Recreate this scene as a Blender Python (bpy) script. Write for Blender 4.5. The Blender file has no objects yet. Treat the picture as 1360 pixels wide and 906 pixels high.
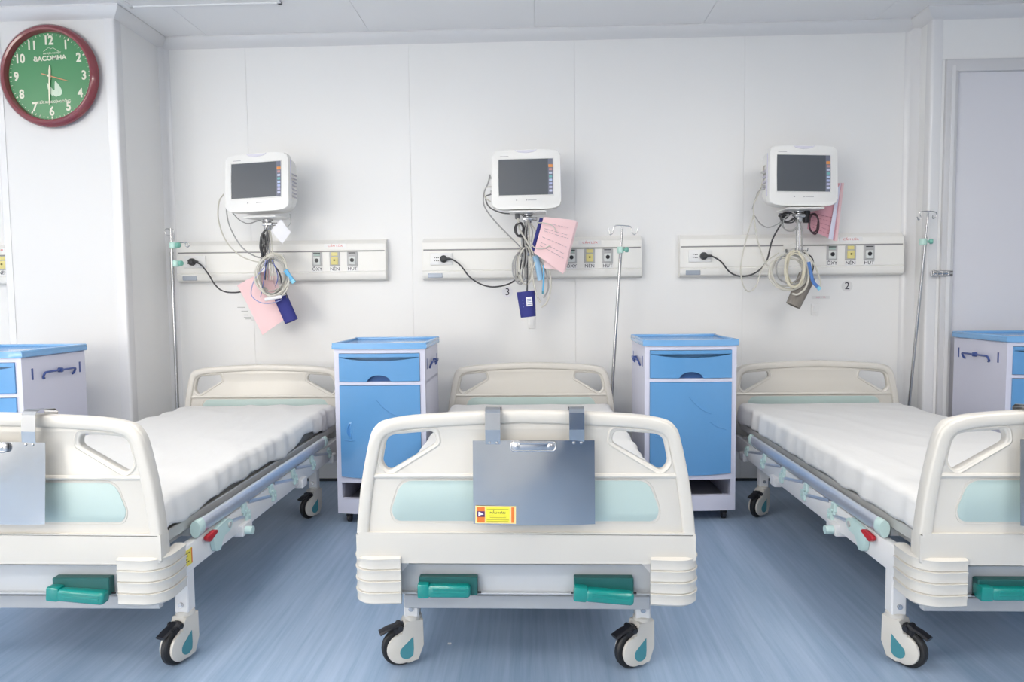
import bpy, bmesh, math, random
from mathutils import Vector, Matrix, noise
random.seed(7)
PI = math.pi
S = bpy.context.scene
C = S.collection

# ------------------------------------------------------------------ camera
F_PX, PITCH, YAW, ROLL, CD, CH = 930.2, .0645, .037, .0102, 4.456, 1.194
_fw = Vector((-math.sin(YAW)*math.cos(PITCH), math.cos(YAW)*math.cos(PITCH), -math.sin(PITCH)))
_rt = Vector((math.cos(YAW), math.sin(YAW), 0)); _up = _rt.cross(_fw)
_cr, _sr = math.cos(ROLL), math.sin(ROLL)
_cx = _rt*_cr - _up*_sr; _cy = _rt*_sr + _up*_cr
CAM = Vector((0, -CD, CH))
cd = bpy.data.cameras.new('camera'); co = bpy.data.objects.new('camera', cd); C.objects.link(co)
cd.sensor_width = 36; cd.lens = F_PX/1360*36; cd.clip_start = .05; cd.clip_end = 60
m = Matrix((( _cx.x, _cy.x, -_fw.x, CAM.x), (_cx.y, _cy.y, -_fw.y, CAM.y), (_cx.z, _cy.z, -_fw.z, CAM.z), (0, 0, 0, 1)))
co.matrix_world = m
S.camera = co
def at(u, v, Y):
    """a measured point of the room: photograph position (u, v) on the vertical plane at depth Y"""
    r = _fw*F_PX + _cx*(u-680) - _cy*(v-453)
    return CAM + r*((Y+CD)/r.y)

# ------------------------------------------------------------------ light and exposure
S.view_settings.view_transform = 'Standard'; S.view_settings.look = 'None'
S.view_settings.exposure = 0.18; S.view_settings.gamma = 1; S.view_settings.use_curve_mapping = False
w = bpy.data.worlds.new('sky'); S.world = w; w.use_nodes = True
w.node_tree.nodes['Background'].inputs[0].default_value = (.75, .85, 1, 1)
w.node_tree.nodes['Background'].inputs[1].default_value = 1.0
def area(name, loc, target, sx, sy, power, col):
    l = bpy.data.lights.new(name, 'AREA'); l.shape = 'RECTANGLE'; l.size = sx; l.size_y = sy; l.energy = power; l.color = col
    o = bpy.data.objects.new(name, l); C.objects.link(o); o.location = loc
    o.rotation_euler = (Vector(target)-Vector(loc)).to_track_quat('-Z', 'Y').to_euler()
    return o
WIN_P, LAMP_P = 118, 14.5
area('window_daylight', (-3.6, -7.35, 1.6), (-1.8, 0, 1.2), 3.0, 2.0, WIN_P, (1, .925, .81))
LAMPS = [(x, y) for y in (-6.6, -4.6, -2.8) for x in (-4.2, -1.2, 1.8)]

# ------------------------------------------------------------------ materials
MAT = {}
def mat(name, col, rough=.5, metal=0, spec=.5, bump=None, var=None, trans=None, coat=0, emit=None):
    if name in MAT: return MAT[name]
    mt = bpy.data.materials.new(name); mt.use_nodes = True; nt = mt.node_tree; N = nt.nodes; L = nt.links
    b = N['Principled BSDF']
    b.inputs['Base Color'].default_value = (*col, 1); b.inputs['Roughness'].default_value = rough
    b.inputs['Metallic'].default_value = metal; b.inputs['Specular IOR Level'].default_value = spec
    b.inputs['Coat Weight'].default_value = coat
    tc = N.new('ShaderNodeTexCoord')
    if var:   # (scale xyz, amount)
        mp = N.new('ShaderNodeMapping'); mp.inputs['Scale'].default_value = var[0]
        nz = N.new('ShaderNodeTexNoise'); nz.inputs['Scale'].default_value = 1; nz.inputs['Detail'].default_value = 4
        rp = N.new('ShaderNodeValToRGB')
        a = var[1]
        rp.color_ramp.elements[0].position = .3; rp.color_ramp.elements[1].position = .7
        rp.color_ramp.elements[0].color = (*[c*(1-a) for c in col], 1); rp.color_ramp.elements[1].color = (*[min(1, c*(1+a)) for c in col], 1)
        L.new(tc.outputs['Object'], mp.inputs[0]); L.new(mp.outputs[0], nz.inputs['Vector']); L.new(nz.outputs['Fac'], rp.inputs[0])
        L.new(rp.outputs[0], b.inputs['Base Color'])
    if bump:  # (scale xyz, strength, distance)
        mp = N.new('ShaderNodeMapping'); mp.inputs['Scale'].default_value = bump[0]
        nz = N.new('ShaderNodeTexNoise'); nz.inputs['Scale'].default_value = 1; nz.inputs['Detail'].default_value = 3
        bp = N.new('ShaderNodeBump'); bp.inputs['Strength'].default_value = bump[1]; bp.inputs['Distance'].default_value = bump[2]
        L.new(tc.outputs['Object'], mp.inputs[0]); L.new(mp.outputs[0], nz.inputs['Vector']); L.new(nz.outputs['Fac'], bp.inputs['Height'])
        L.new(bp.outputs[0], b.inputs['Normal'])
    if emit:
        b.inputs['Emission Color'].default_value = (*emit[0], 1); b.inputs['Emission Strength'].default_value = emit[1]
    if trans: b.inputs['Transmission Weight'].default_value = trans
    MAT[name] = mt
    return mt
def srgb(r, g, b): return tuple(((c/255)/12.92 if c/255 <= .04045 else ((c/255+.055)/1.055)**2.4) for c in (r, g, b))
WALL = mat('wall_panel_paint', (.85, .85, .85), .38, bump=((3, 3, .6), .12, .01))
PILL = mat('wall_paint_dimmed_for_light', (.74, .74, .745), .45, bump=((3, 3, .6), .12, .01))  # wall paint with shade put into its colour, offsetting strong lamp light here
CEIL = mat('ceiling_panel_paint', (.89, .89, .905), .45)
TRIM = mat('trim_aluminium_white', (.76, .76, .775), .24, spec=.6)
SEAL = mat('sealant', (.80, .80, .80), .7)
DARKB = mat('dark_skirting_strip', (.03, .045, .06), .5)
BEDW = mat('ivory_abs_plastic', (.635, .61, .565), .33, coat=.2)
FRAMEW = mat('white_powder_coat', (.75, .75, .76), .35)
FRAMEG = mat('grey_powder_coat', (.50, .52, .55), .4)
MINT = mat('mint_plastic', (.56, .73, .71), .35)
MINTD = mat('mint_clamp_plastic', (.52, .76, .69), .35)
INLAY = mat('aqua_inlay', (.45, .565, .55), .38)
TEAL = mat('teal_crank_plastic', (.0, .23, .21), .22, coat=.5)
TEALD = mat('dark_teal_recess', (.008, .10, .095), .4)
BADGE = mat('teal_badge', (.06, .25, .30), .4)
RUB = mat('black_rubber', (.012, .012, .014), .45)
BLACK = mat('black_plastic', (.015, .015, .02), .4)
STEEL = mat('brushed_steel', (.50, .50, .51), .26, 1, var=((4, 4, 4), .06))
PLATE = mat('polished_steel_sheet', (.50, .505, .515), .15, 1, bump=((4, 4, 2.0), .22, .012))
RAILM = mat('anodised_blue_rail', (.60, .64, .72), .28, .6)
GREYM = mat('galvanised_steel', (.58, .58, .57), .4, .3)
SHEET = mat('white_cotton_sheet', (.75, .75, .75), .85, spec=.2, bump=((11, 5, 11), .30, .012))
CORE = mat('dark_mattress_cover', (.16, .155, .15), .8)
CABW = mat('lavender_white_cabinet', (.66, .67, .80), .4)
CABB = mat('blue_cabinet_plastic', (.12, .33, .64), .26, coat=.35)
CABT = mat('blue_cabinet_lid', (.19, .42, .74), .2, coat=.4)
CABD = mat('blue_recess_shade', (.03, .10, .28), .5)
CABH = mat('dark_blue_towel_bar', (.05, .09, .30), .35)
INSIDE = mat('cabinet_inside_grey', (.28, .29, .33), .6)
RAILP = mat('cream_rail_aluminium', (.87, .86, .83), .38)
GROOVE = mat('rail_groove', (.33, .32, .33), .5)
SOCK = mat('white_socket_plastic', (.85, .85, .85), .3)
MONW = mat('monitor_white_plastic', (.84, .835, .82), .35)
LILAC = mat('lilac_plastic', (.62, .60, .78), .4)
SCREEN = mat('dark_lcd', (.085, .095, .11), .32, spec=.5)
SCREENB = mat('screen_key_strip', (.17, .18, .24), .3)
CABLEG = mat('grey_cable', (.36, .36, .36), .5)
CABLED = mat('dark_grey_cable', (.05, .05, .055), .5)
CABLEW = mat('cream_cable', (.62, .60, .54), .5)
CABLEB = mat('blue_cable', (.10, .13, .40), .45)
PINK = mat('pink_card', (.88, .62, .64), .7)
PINKD = mat('dusky_pink_folder', (.70, .36, .42), .7)
PAPERW = mat('white_paper', (.82, .82, .86), .7)
INK = mat('ink', (.03, .03, .05), .7)
INKF = mat('faded_ink', (.42, .36, .42), .8)
RED = mat('red_print', (.70, .10, .10), .6)
REDP = mat('red_plastic', (.50, .02, .03), .4)
NAVY = mat('navy_cuff_fabric', (.03, .035, .22), .75, bump=((60, 60, 60), .2, .002))
TAUPE = mat('taupe_cuff_fabric', (.24, .22, .20), .8, bump=((60, 60, 60), .2, .002))
PROBE = mat('sky_blue_probe', (.10, .42, .72), .35)
YELLOW = mat('yellow_label', (.80, .68, .10), .5)
GASY = mat('yellow_outlet_plastic', (.78, .70, .28), .4)
GASG = mat('green_grey_outlet', (.40, .52, .48), .4)
GASP = mat('grey_outlet_plate', (.50, .50, .51), .4)
ORANGE = mat('orange_print', (.72, .18, .03), .5)
MAROON = mat('maroon_lacquer', (.22, .035, .045), .16, coat=.8)
CLOCKG = mat('green_clock_face', (.075, .27, .115), .3)
CREAMP = mat('cream_print', (.80, .78, .66), .5)
GLASS = mat('window_glass', (1, 1, 1), .02, trans=1)
LAMPM = mat('lamp_diffuser', (.9, .9, .9), .5, emit=((1, .99, .97), 6))
CURT = mat('blue_curtain', (.05, .14, .30), .8)

def floor_mat():
    mt = bpy.data.materials.new('blue_streaked_vinyl'); mt.use_nodes = True; nt = mt.node_tree; N = nt.nodes; L = nt.links
    b = N['Principled BSDF']; b.inputs['Roughness'].default_value = .36; b.inputs['Specular IOR Level'].default_value = .55
    tc = N.new('ShaderNodeTexCoord')
    def nz(sc, det, rough=.55):
        mp = N.new('ShaderNodeMapping'); mp.inputs['Scale'].default_value = sc
        n = N.new('ShaderNodeTexNoise'); n.inputs['Scale'].default_value = 1; n.inputs['Detail'].default_value = det; n.inputs['Roughness'].default_value = rough
        L.new(tc.outputs['Object'], mp.inputs[0]); L.new(mp.outputs[0], n.inputs['Vector']); return n
    a = nz((48, 1.5, 1), 5, .7); c = nz((9, 1.0, 1), 3); d = nz((1.2, .5, 1), 2)
    m1 = N.new('ShaderNodeMath'); m1.operation = 'MULTIPLY_ADD'; m1.inputs[1].default_value = .55
    m2 = N.new('ShaderNodeMath'); m2.operation = 'MULTIPLY_ADD'; m2.inputs[1].default_value = .3
    m3 = N.new('ShaderNodeMath'); m3.operation = 'MULTIPLY'; m3.inputs[1].default_value = .15
    L.new(d.outputs['Fac'], m3.inputs[0]); L.new(c.outputs['Fac'], m2.inputs[0]); L.new(m3.outputs[0], m2.inputs[2])
    L.new(a.outputs['Fac'], m1.inputs[0]); L.new(m2.outputs[0], m1.inputs[2])
    r = N.new('ShaderNodeValToRGB'); L.new(m1.outputs[0], r.inputs[0])
    e = r.color_ramp.elements; e[0].position = .33; e[1].position = .66
    e[0].color = (.23, .34, .49, 1); e[1].color = (.41, .515, .68, 1)
    L.new(r.outputs[0], b.inputs['Base Color'])
    return mt
FLOOR = floor_mat()

# ------------------------------------------------------------------ mesh helpers
def link(o, parent=None):
    C.objects.link(o)
    if parent: o.parent = parent
    return o
def obj(name, bm, mt, parent=None, smooth=True, mats=None):
    me = bpy.data.meshes.new(name); bmesh.ops.recalc_face_normals(bm, faces=bm.faces); bm.to_mesh(me); bm.free()
    for x in (mats or [mt]): me.materials.append(x)
    if smooth:
        for p in me.polygons: p.use_smooth = True
        me.set_sharp_from_angle(angle=math.radians(32))
    return link(bpy.data.objects.new(name, me), parent)
def thing(name, label, cat, loc=(0, 0, 0), rz=0, group=None):
    o = bpy.data.objects.new(name, None); C.objects.link(o); o.location = loc; o.rotation_euler = (0, 0, rz)
    o.empty_display_size = .05
    o['label'] = label; o['category'] = cat
    if group: o['group'] = group
    return o
def tag(o, label, cat, group=None):
    o['label'] = label; o['category'] = cat
    if group: o['group'] = group
    return o
def struct(o): o['kind'] = 'structure'; return o
def B(): return bmesh.new()
def box(bm, c, s, bev=0, rot=None, seg=1):
    t = bmesh.new(); bmesh.ops.create_cube(t, size=1)
    for v in t.verts: v.co = Vector((v.co.x*s[0], v.co.y*s[1], v.co.z*s[2]))
    if bev: bmesh.ops.bevel(t, geom=list(t.edges), offset=min(bev, min(s)*.45), segments=seg, affect='EDGES', profile=.5)
    if rot is not None: bmesh.ops.transform(t, matrix=rot, verts=t.verts)
    for v in t.verts: v.co += Vector(c)
    join(bm, t); return bm
def join(bm, t):
    me = bpy.data.meshes.new('t'); t.to_mesh(me); t.free(); bm.from_mesh(me); bpy.data.meshes.remove(me)
def span(bm, x, y, z, bev=0, seg=1):
    return box(bm, ((x[0]+x[1])/2, (y[0]+y[1])/2, (z[0]+z[1])/2), (abs(x[1]-x[0]), abs(y[1]-y[0]), abs(z[1]-z[0])), bev, None, seg)
def catmull(pts, n=8, closed=False):
    P = [Vector(p) for p in pts]; out = []
    k = len(P); rng = range(k if closed else k-1)
    for i in rng:
        p0 = P[(i-1) % k] if closed or i > 0 else P[0]*2-P[1]
        p1 = P[i]; p2 = P[(i+1) % k]
        p3 = P[(i+2) % k] if closed or i+2 < k else P[-1]*2-P[-2]
        for j in range(n):
            t = j/n
            out.append(.5*((2*p1)+(p2-p0)*t+(2*p0-5*p1+4*p2-p3)*t*t+(3*p1-p0-3*p2+p3)*t**3))
    if not closed: out.append(P[-1])
    return out
def sweep(bm, pts, r, sides=8, closed=False, r2=None, up=None, cap=True, prof=None):
    """tube along pts; r in the up direction, r2 across; prof: own profile [(a,b)]"""
    P = [Vector(p) for p in pts]; n = len(P); r2 = r2 or r
    rings = []; nrm = Vector(up) if up else None
    for i in range(n):
        a = P[(i-1) % n] if closed or i > 0 else P[i]
        b = P[(i+1) % n] if closed or i < n-1 else P[i]
        t = (b-a)
        if t.length < 1e-9: t = Vector((0, 0, 1))
        t.normalize()
        if up: nn = Vector(up)
        else:
            if nrm is None: nrm = Vector((0, 0, 1)) if abs(t.z) < .9 else Vector((1, 0, 0))
            nn = nrm
        nn = (nn-t*nn.dot(t))
        if nn.length < 1e-6: nn = t.orthogonal()
        nn.normalize(); bi = t.cross(nn); nrm = nn
        if prof: ring = [bm.verts.new(P[i]+nn*p[0]+bi*p[1]) for p in prof]
        else: ring = [bm.verts.new(P[i]+nn*math.cos(2*PI*k/sides)*r+bi*math.sin(2*PI*k/sides)*r2) for k in range(sides)]
        rings.append(ring)
    s = len(rings[0])
    for i in range(n if closed else n-1):
        A, Bq = rings[i], rings[(i+1) % n]
        for k in range(s): bm.faces.new((A[k], A[(k+1) % s], Bq[(k+1) % s], Bq[k]))
    if cap and not closed: bm.faces.new(rings[0][::-1]); bm.faces.new(rings[-1])
    return bm
def cyl(bm, a, b, r, sides=16, r2=None):
    a, b = Vector(a), Vector(b); t = (b-a).normalized(); nn = t.orthogonal().normalized(); bi = t.cross(nn); r2 = r if r2 is None else r2
    R = [[bm.verts.new(p+nn*math.cos(2*PI*k/sides)*q+bi*math.sin(2*PI*k/sides)*q) for k in range(sides)] for p, q in ((a, r), (b, r2))]
    for k in range(sides): bm.faces.new((R[0][k], R[0][(k+1) % sides], R[1][(k+1) % sides], R[1][k]))
    bm.faces.new(R[0][::-1]); bm.faces.new(R[1]); return bm
def lathe(bm, c, axis, prof, sides=32):
    """prof: [(distance along axis, radius)]"""
    ax = Vector(axis).normalized(); nn = ax.orthogonal().normalized(); bi = ax.cross(nn); c = Vector(c); R = []
    for d, r in prof:
        R.append([bm.verts.new(c+ax*d+(nn*math.cos(2*PI*k/sides)+bi*math.sin(2*PI*k/sides))*max(r, 1e-4)) for k in range(sides)])
    for i in range(len(R)-1):
        for k in range(sides): bm.faces.new((R[i][k], R[i][(k+1) % sides], R[i+1][(k+1) % sides], R[i+1][k]))
    bm.faces.new(R[0][::-1]); bm.faces.new(R[-1]); return bm
def rounded(pts, r, n=5):
    out = []; k = len(pts)
    for i in range(k):
        p = Vector(pts[i]); a = Vector(pts[i-1])-p; b = Vector(pts[(i+1) % k])-p
        rr = r[i] if isinstance(r, (list, tuple)) else r
        rr = min(rr, a.length*.48, b.length*.48)
        A = p+a.normalized()*rr; Bq = p+b.normalized()*rr
        for j in range(n+1):
            t = j/n; out.append((1-t)**2*A+2*t*(1-t)*p+t*t*Bq)
    return out
def prism(bm, pts2, y0, y1, plane='XZ', bev=0):
    """extrude a 2D outline; XZ: (x,z) along y; XY: (x,y) along z; YZ: (y,z) along x"""
    f = {'XZ': lambda p, d: (p[0], d, p[1]), 'XY': lambda p, d: (p[0], p[1], d), 'YZ': lambda p, d: (d, p[0], p[1])}[plane]
    t = bmesh.new()
    a = [t.verts.new(f(p, y0)) for p in pts2]; b = [t.verts.new(f(p, y1)) for p in pts2]; n = len(a)
    fa = t.faces.new(a); fb = t.faces.new(b[::-1])
    for k in range(n): t.faces.new((a[k], a[(k+1) % n], b[(k+1) % n], b[k]))
    if bev:
        es = list(fa.edges)+list(fb.edges)
        bmesh.ops.bevel(t, geom=es, offset=bev, segments=2, affect='EDGES', profile=.5)
    join(bm, t); return bm
def curve_bm(outline, holes, half, bev):
    """plate with holes in the XZ plane, centred on y=0, through a filled 2D curve"""
    cu = bpy.data.curves.new('c', 'CURVE'); cu.dimensions = '2D'; cu.fill_mode = 'BOTH'; cu.extrude = half-bev; cu.bevel_depth = bev; cu.bevel_resolution = 2; cu.offset = -bev
    for poly in [outline]+holes:
        sp = cu.splines.new('POLY'); sp.points.add(len(poly)-1)
        for i, p in enumerate(poly): sp.points[i].co = (p[0], p[1], 0, 1)
        sp.use_cyclic_u = True
    o = bpy.data.objects.new('c', cu); C.objects.link(o); dg = bpy.context.evaluated_depsgraph_get(); dg.update()
    me = bpy.data.meshes.new_from_object(o.evaluated_get(dg)); bm = bmesh.new(); bm.from_mesh(me)
    bmesh.ops.transform(bm, matrix=Matrix.Rotation(PI/2, 4, 'X'), verts=bm.verts)
    bpy.data.objects.remove(o); bpy.data.curves.remove(cu); bpy.data.meshes.remove(me)
    bmesh.ops.remove_doubles(bm, verts=bm.verts, dist=1e-5)
    return bm
def text_bm(body, size, extrude=.0004, spacing=1.0, off=0):
    cu = bpy.data.curves.new('t', 'FONT'); cu.offset = off; cu.body = body; cu.size = size; cu.extrude = extrude; cu.align_x = 'CENTER'; cu.align_y = 'CENTER'; cu.space_character = spacing; cu.resolution_u = 3
    o = bpy.data.objects.new('t', cu); C.objects.link(o); dg = bpy.context.evaluated_depsgraph_get(); dg.update()
    me = bpy.data.meshes.new_from_object(o.evaluated_get(dg)); bm = bmesh.new(); bm.from_mesh(me)
    bmesh.ops.transform(bm, matrix=Matrix.Rotation(PI/2, 4, 'X'), verts=bm.verts)
    bpy.data.objects.remove(o); bpy.data.curves.remove(cu); bpy.data.meshes.remove(me)
    return bm
def text(name, body, size, mt, loc, parent=None, rot=None, wscale=1.0, spacing=1.0, off=0):
    bm = text_bm(body, size, spacing=spacing, off=off)
    M = Matrix.Translation(Vector(loc)) @ (rot or Matrix()) @ Matrix.Diagonal((wscale, 1, 1, 1))
    bmesh.ops.transform(bm, matrix=M, verts=bm.verts)
    return obj(name, bm, mt, parent, smooth=False)
def dup(o, parent=None):
    c = o.copy(); C.objects.link(c)
    if parent: c.parent = parent
    for ch in list(o.children): dup(ch, c)
    return c

# ------------------------------------------------------------------ the room
ZC = 2.83; XR, XL = 5.2, -5.4; YB = -7.4
floor = struct(obj('floor', span(B(), (XL, XR), (YB, .1), (-.06, 0)), FLOOR, smooth=False))
ceil_ = struct(obj('ceiling', span(B(), (XL, XR), (YB, .1), (ZC+.012, ZC+.08)), SEAL, smooth=False))
xs = [XL, -4.085, -3.065, -2.045, -1.024, -.004, 1.017, 2.036, 3.056, 4.1, XR]
ys = [YB, -5.2, -2.6, .0]
for i in range(len(xs)-1):
    for j in range(len(ys)-1):
        obj('ceiling_panel', span(B(), (xs[i]+.0006, xs[i+1]-.0006), (ys[j]+.0006, ys[j+1]-.0006), (ZC, ZC+.014), .002), CEIL, ceil_)
def wall_panels(name, seams, z0=0, z1=ZC, y=0, xr=None):
    wl = struct(obj(name, span(B(), (seams[0], seams[-1]), (y+.010, y+.09), (z0, z1)), SEAL, smooth=False))
    for a, b in zip(seams[:-1], seams[1:]):
        obj('wall_panel', span(B(), (a+.0003, b-.0003), (y, y+.012), (z0, z1), .0012), WALL, wl)
    return wl
wall_back = wall_panels('wall_back', [XL, -4.95, -3.9, -2.862, -1.828, -.794, .24, 1.285, 2.31])
# pillar left of the bays (its own part of the back wall)
PX0, PX1, PY = -3.07, -2.365, -.50
pil = struct(obj('wall_pillar', span(B(), (PX0+.01, PX1-.01), (PY+.01, 0), (0, ZC)), SEAL, smooth=False))
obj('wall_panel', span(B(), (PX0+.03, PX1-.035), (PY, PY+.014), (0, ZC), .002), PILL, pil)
obj('wall_panel', span(B(), (PX1-.014, PX1), (PY+.035, -.02), (0, ZC), .002), WALL, pil)
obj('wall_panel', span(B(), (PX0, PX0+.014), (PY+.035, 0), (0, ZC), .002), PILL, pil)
def corner_post(x, y, sx, w=.052, r=.016):
    """aluminium corner profile wrapping an outside corner; sx = side the corner faces"""
    pts = rounded([(x-sx*w, y-.004), (x+sx*.004, y-.004), (x+sx*.004, y+w), (x-sx*.006, y+w), (x-sx*.006, y+.008), (x-sx*w, y+.008)], [.001, r, .001, .001, .001, .001], 6)
    return prism(B(), pts, 0, ZC, 'XY')
struct(obj('trim_1', corner_post(PX1, PY, 1, .058), TRIM)); struct(obj('trim_2', corner_post(PX0, PY, -1, .045), TRIM))
# inside corner covers (concave quarter profile between two walls)
def inside_corner(x, y, sx, r=.05):
    n = 8; pts = [(x, y), (x+sx*r, y)]
    for k in range(1, n): 
        a = k/n*PI/2
        pts.append((x+sx*(r-math.sin(a)*r*.62), y-(1-math.cos(a))*r*.62-.0))
    pts += [(x+sx*.0, y-r)]
    return prism(B(), pts, 0, ZC, 'XY')
struct(obj('trim_3', inside_corner(PX1, 0, 1), TRIM)); 
struct(obj('trim_4', inside_corner(2.31, 0, -1, .062), TRIM))
# stepped wall with the door on the right
WX, WY = 2.31, -.19
wr = struct(obj('wall_right', span(B(), (WX+.01, XR), (WY+.01, .0), (0, ZC)), SEAL, smooth=False))
obj('wall_panel', span(B(), (WX, WX+.014), (WY+.035, -.02), (0, ZC), .002), WALL, wr)
obj('wall_panel', span(B(), (WX+.055, XR), (WY, WY+.014), (2.54, ZC), .002), WALL, wr)
obj('wall_panel', span(B(), (WX+.058, WX+.076), (WY, WY+.014), (0, 2.54), .002), WALL, wr)
obj('wall_panel', span(B(), (4.0, XR), (WY, WY+.014), (0, 2.54), .002), WALL, wr)
struct(obj('trim_5', corner_post(WX, WY, -1, .056), TRIM))
# door: frame and leaf
DX0, DX1, DZ = WX+.076, 4.0, 2.54
dr = struct(obj('door_1', span(B(), (DX0+.07, DX1-.07), (WY+.004, WY+.05), (.01, DZ-.07), .002), mat('door_leaf', (.72, .72, .77), .4)))
b = B()
for (xa, xb, za, zb) in ((DX0, DX0+.072, 0, DZ), (DX1-.072, DX1, 0, DZ)): 
    span(b, (xa, xb), (WY-.016, WY+.03), (za, zb), .008, 2)
span(b, (DX0, DX1), (WY-.017, WY+.03), (DZ-.072, DZ), .008, 2)
obj('door_frame', b, mat('door_frame_grey', (.62, .62, .64), .35), dr)
b = B()
span(b, (DX0+.03, DX0+.05), (WY-.021, WY-.016), (DZ-2.5, DZ-.04)); obj('door_stop', b, TRIM, dr)
# steel latch on the door frame
hl = thing('door_latch', 'small steel barrel latch on the grey door frame beside the leaning drip stand', 'latch', (WX+.085, WY-.02, 1.30))
b = B(); span(b, (-.068, .056), (-.006, .003), (-.017, .017), .002); obj('latch_plate', b, STEEL, hl)
b = B(); cyl(b, (-.06, -.012, 0), (.03, -.012, 0), .006); cyl(b, (-.06, -.012, -.004), (-.06, -.012, .02), .004); obj('latch_bolt', b, STEEL, hl)
for x in (-.04, -.01, .025): obj('latch_keeper', span(B(), (x-.005, x+.005), (-.019, -.004), (-.012, .012), .002), STEEL, hl)
b = B()
for x in (.042, .05): cyl(b, (x, -.0095, .009), (x, -.005, .009), .003, 8); cyl(b, (x, -.0095, -.009), (x, -.005, -.009), .003, 8)
obj('screw', b, BLACK, hl)
# cornice running round the room above everything in view
def cornice(name, path):
    prof = [(0, 0), (0, .058), (-.010, .060), (-.026, .050), (-.046, .028), (-.056, .010), (-.062, .0)]  # (down from ceiling, out from wall)
    b = B(); P = [Vector(p) for p in path]; rings = []
    for i, p in enumerate(P):
        d1 = (P[i]-P[i-1]).normalized() if i else (P[1]-P[0]).normalized()
        d2 = (P[i+1]-P[i]).normalized() if i < len(P)-1 else d1
        n1 = Vector((d1.y, -d1.x)); n2 = Vector((d2.y, -d2.x)); n = (n1+n2); n = n/(n.dot(n1))
        rings.append([b.verts.new((p.x+n.x*o, p.y+n.y*o, ZC+z)) for z, o in prof])
    for A, Q in zip(rings[:-1], rings[1:]):
        for k in range(len(A)): b.faces.new((A[k], A[(k+1) % len(A)], Q[(k+1) % len(A)], Q[k]))
    b.faces.new(rings[0]); b.faces.new(rings[-1][::-1])
    return struct(obj(name, b, TRIM))
cornice('trim_6', [(XL, 0), (PX0, 0), (PX0, PY), (PX1, PY), (PX1, 0), (WX, 0), (WX, WY), (XR, WY)])
# thin dark skirting line
def skirt(name, x0, x1, y): return struct(obj(name, span(B(), (x0, x1), (y-.008, y), (0, .018), .002), DARKB))
skirt('baseboard_back', PX1, WX, 0); skirt('baseboard_pillar', PX0, PX1, PY); skirt('baseboard_left_bay', XL, PX0, 0); skirt('baseboard_right', WX, XR, WY)
# walls out of the picture that close the room
struct(obj('wall_left', span(B(), (XL-.1, XL), (YB, .1), (0, ZC)), WALL, smooth=False))
struct(obj('wall_right_end', span(B(), (XR, XR+.1), (YB, .1), (0, ZC)), WALL, smooth=False))
b = B(); WN = (-5.1, -2.1, .6, 2.6)
span(b, (XL, WN[0]), (YB-.1, YB), (0, ZC)); span(b, (WN[1], XR), (YB-.1, YB), (0, ZC)); span(b, (WN[0], WN[1]), (YB-.1, YB), (0, WN[2])); span(b, (WN[0], WN[1]), (YB-.1, YB), (WN[3], ZC))
struct(obj('wall_front', b, WALL, smooth=False))
win = struct(obj('window_1', span(B(), (WN[0], WN[1]), (YB-.06, YB-.055), (WN[2], WN[3])), GLASS, smooth=False))
b = B()
for x in (WN[0]+.02, WN[0]+1, WN[0]+2, WN[1]-.02): span(b, (x-.025, x+.025), (YB-.08, YB-.02), (WN[2], WN[3]), .004)
for z in (WN[2]+.025, WN[3]-.025): span(b, (WN[0], WN[1]), (YB-.08, YB-.02), (z-.025, z+.025), .004)
obj('window_frame', b, TRIM, win)
# ceiling lamps out of view, added to light the ward
def ceiling_lamp(x, y, lab):
    t = thing('added_ceiling_light', lab, 'light', (x, y, ZC), 0, 'added ceiling lights out of view')
    b = B(); 
    for sx in (-1, 1): span(b, (sx*.6, sx*.575), (-.3, .3), (-.018, .0)); span(b, (-.6, .6), (sx*.3, sx*.28), (-.018, .0))
    obj('frame', b, TRIM, t); obj('diffuser', span(B(), (-.575, .575), (-.28, .28), (-.012, -.002)), LAMPM, t)
    l = area('lamp', (0, 0, 0), (0, 0, -1), 1.12, .54, LAMP_P, (1, .905, .775)); l.parent = t; l.location = (0, 0, -.022); l.rotation_euler = (0, 0, 0)
for x, y in LAMPS: ceiling_lamp(x, y, 'added unseen ceiling light, %s one of the row %s' % ({-4.2: 'left', -1.2: 'middle', 1.8: 'right'}[x], {-6.6: 'by the rear window', -4.6: 'over the viewpoint', -2.8: 'nearest the beds'}[y]))
# pale hatch on the ceiling beside the pillar
t = thing('ceiling_hatch', 'pale rectangular panel set into the ceiling above the left bed', 'ceiling panel', (-1.83, -.81, ZC))
b = B()
for sx in (-1, 1): span(b, (sx*.43, sx*.405), (-.3, .3), (-.014, 0), .003); span(b, (-.43, .43), (sx*.3, sx*.275), (-.014, 0), .003)
obj('frame', b, mat('hatch_white', (.84, .84, .85), .4), t); obj('panel', span(B(), (-.405, .405), (-.275, .275), (-.008, 0)), mat('hatch_white', (.84, .84, .85)), t)
# assumed blue curtain out of view, added to tint the steel sheet's reflection
b = B(); n = 120; row = []
for i in range(n+1):
    x = .24+1.5*i/n; y = YB+.12+.035*math.sin(i*.55)
    row.append((b.verts.new((x, y, .12)), b.verts.new((x, y, 2.4)), b.verts.new((x, y+.006, 2.4)), b.verts.new((x, y+.006, .12))))
for A, Q in zip(row[:-1], row[1:]):
    for k in range(4): b.faces.new((A[k], A[(k+1) % 4], Q[(k+1) % 4], Q[k]))
b.faces.new(row[0]); b.faces.new(row[-1][::-1])
cur = thing('reflection_curtain', 'blue folded curtain behind the viewpoint, added for its reflection in the steel clipboard', 'curtain', (0, 0, 0))
obj('cloth', b, CURT, cur); b = B(); cyl(b, (.2, YB+.12, 2.42), (2.0, YB+.12, 2.42), .012); cyl(b, (.25, YB+.12, 2.42), (.25, YB, 2.42), .01); cyl(b, (1.95, YB+.12, 2.42), (1.95, YB, 2.42), .01); obj('curtain_pole', b, STEEL, cur)

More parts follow.
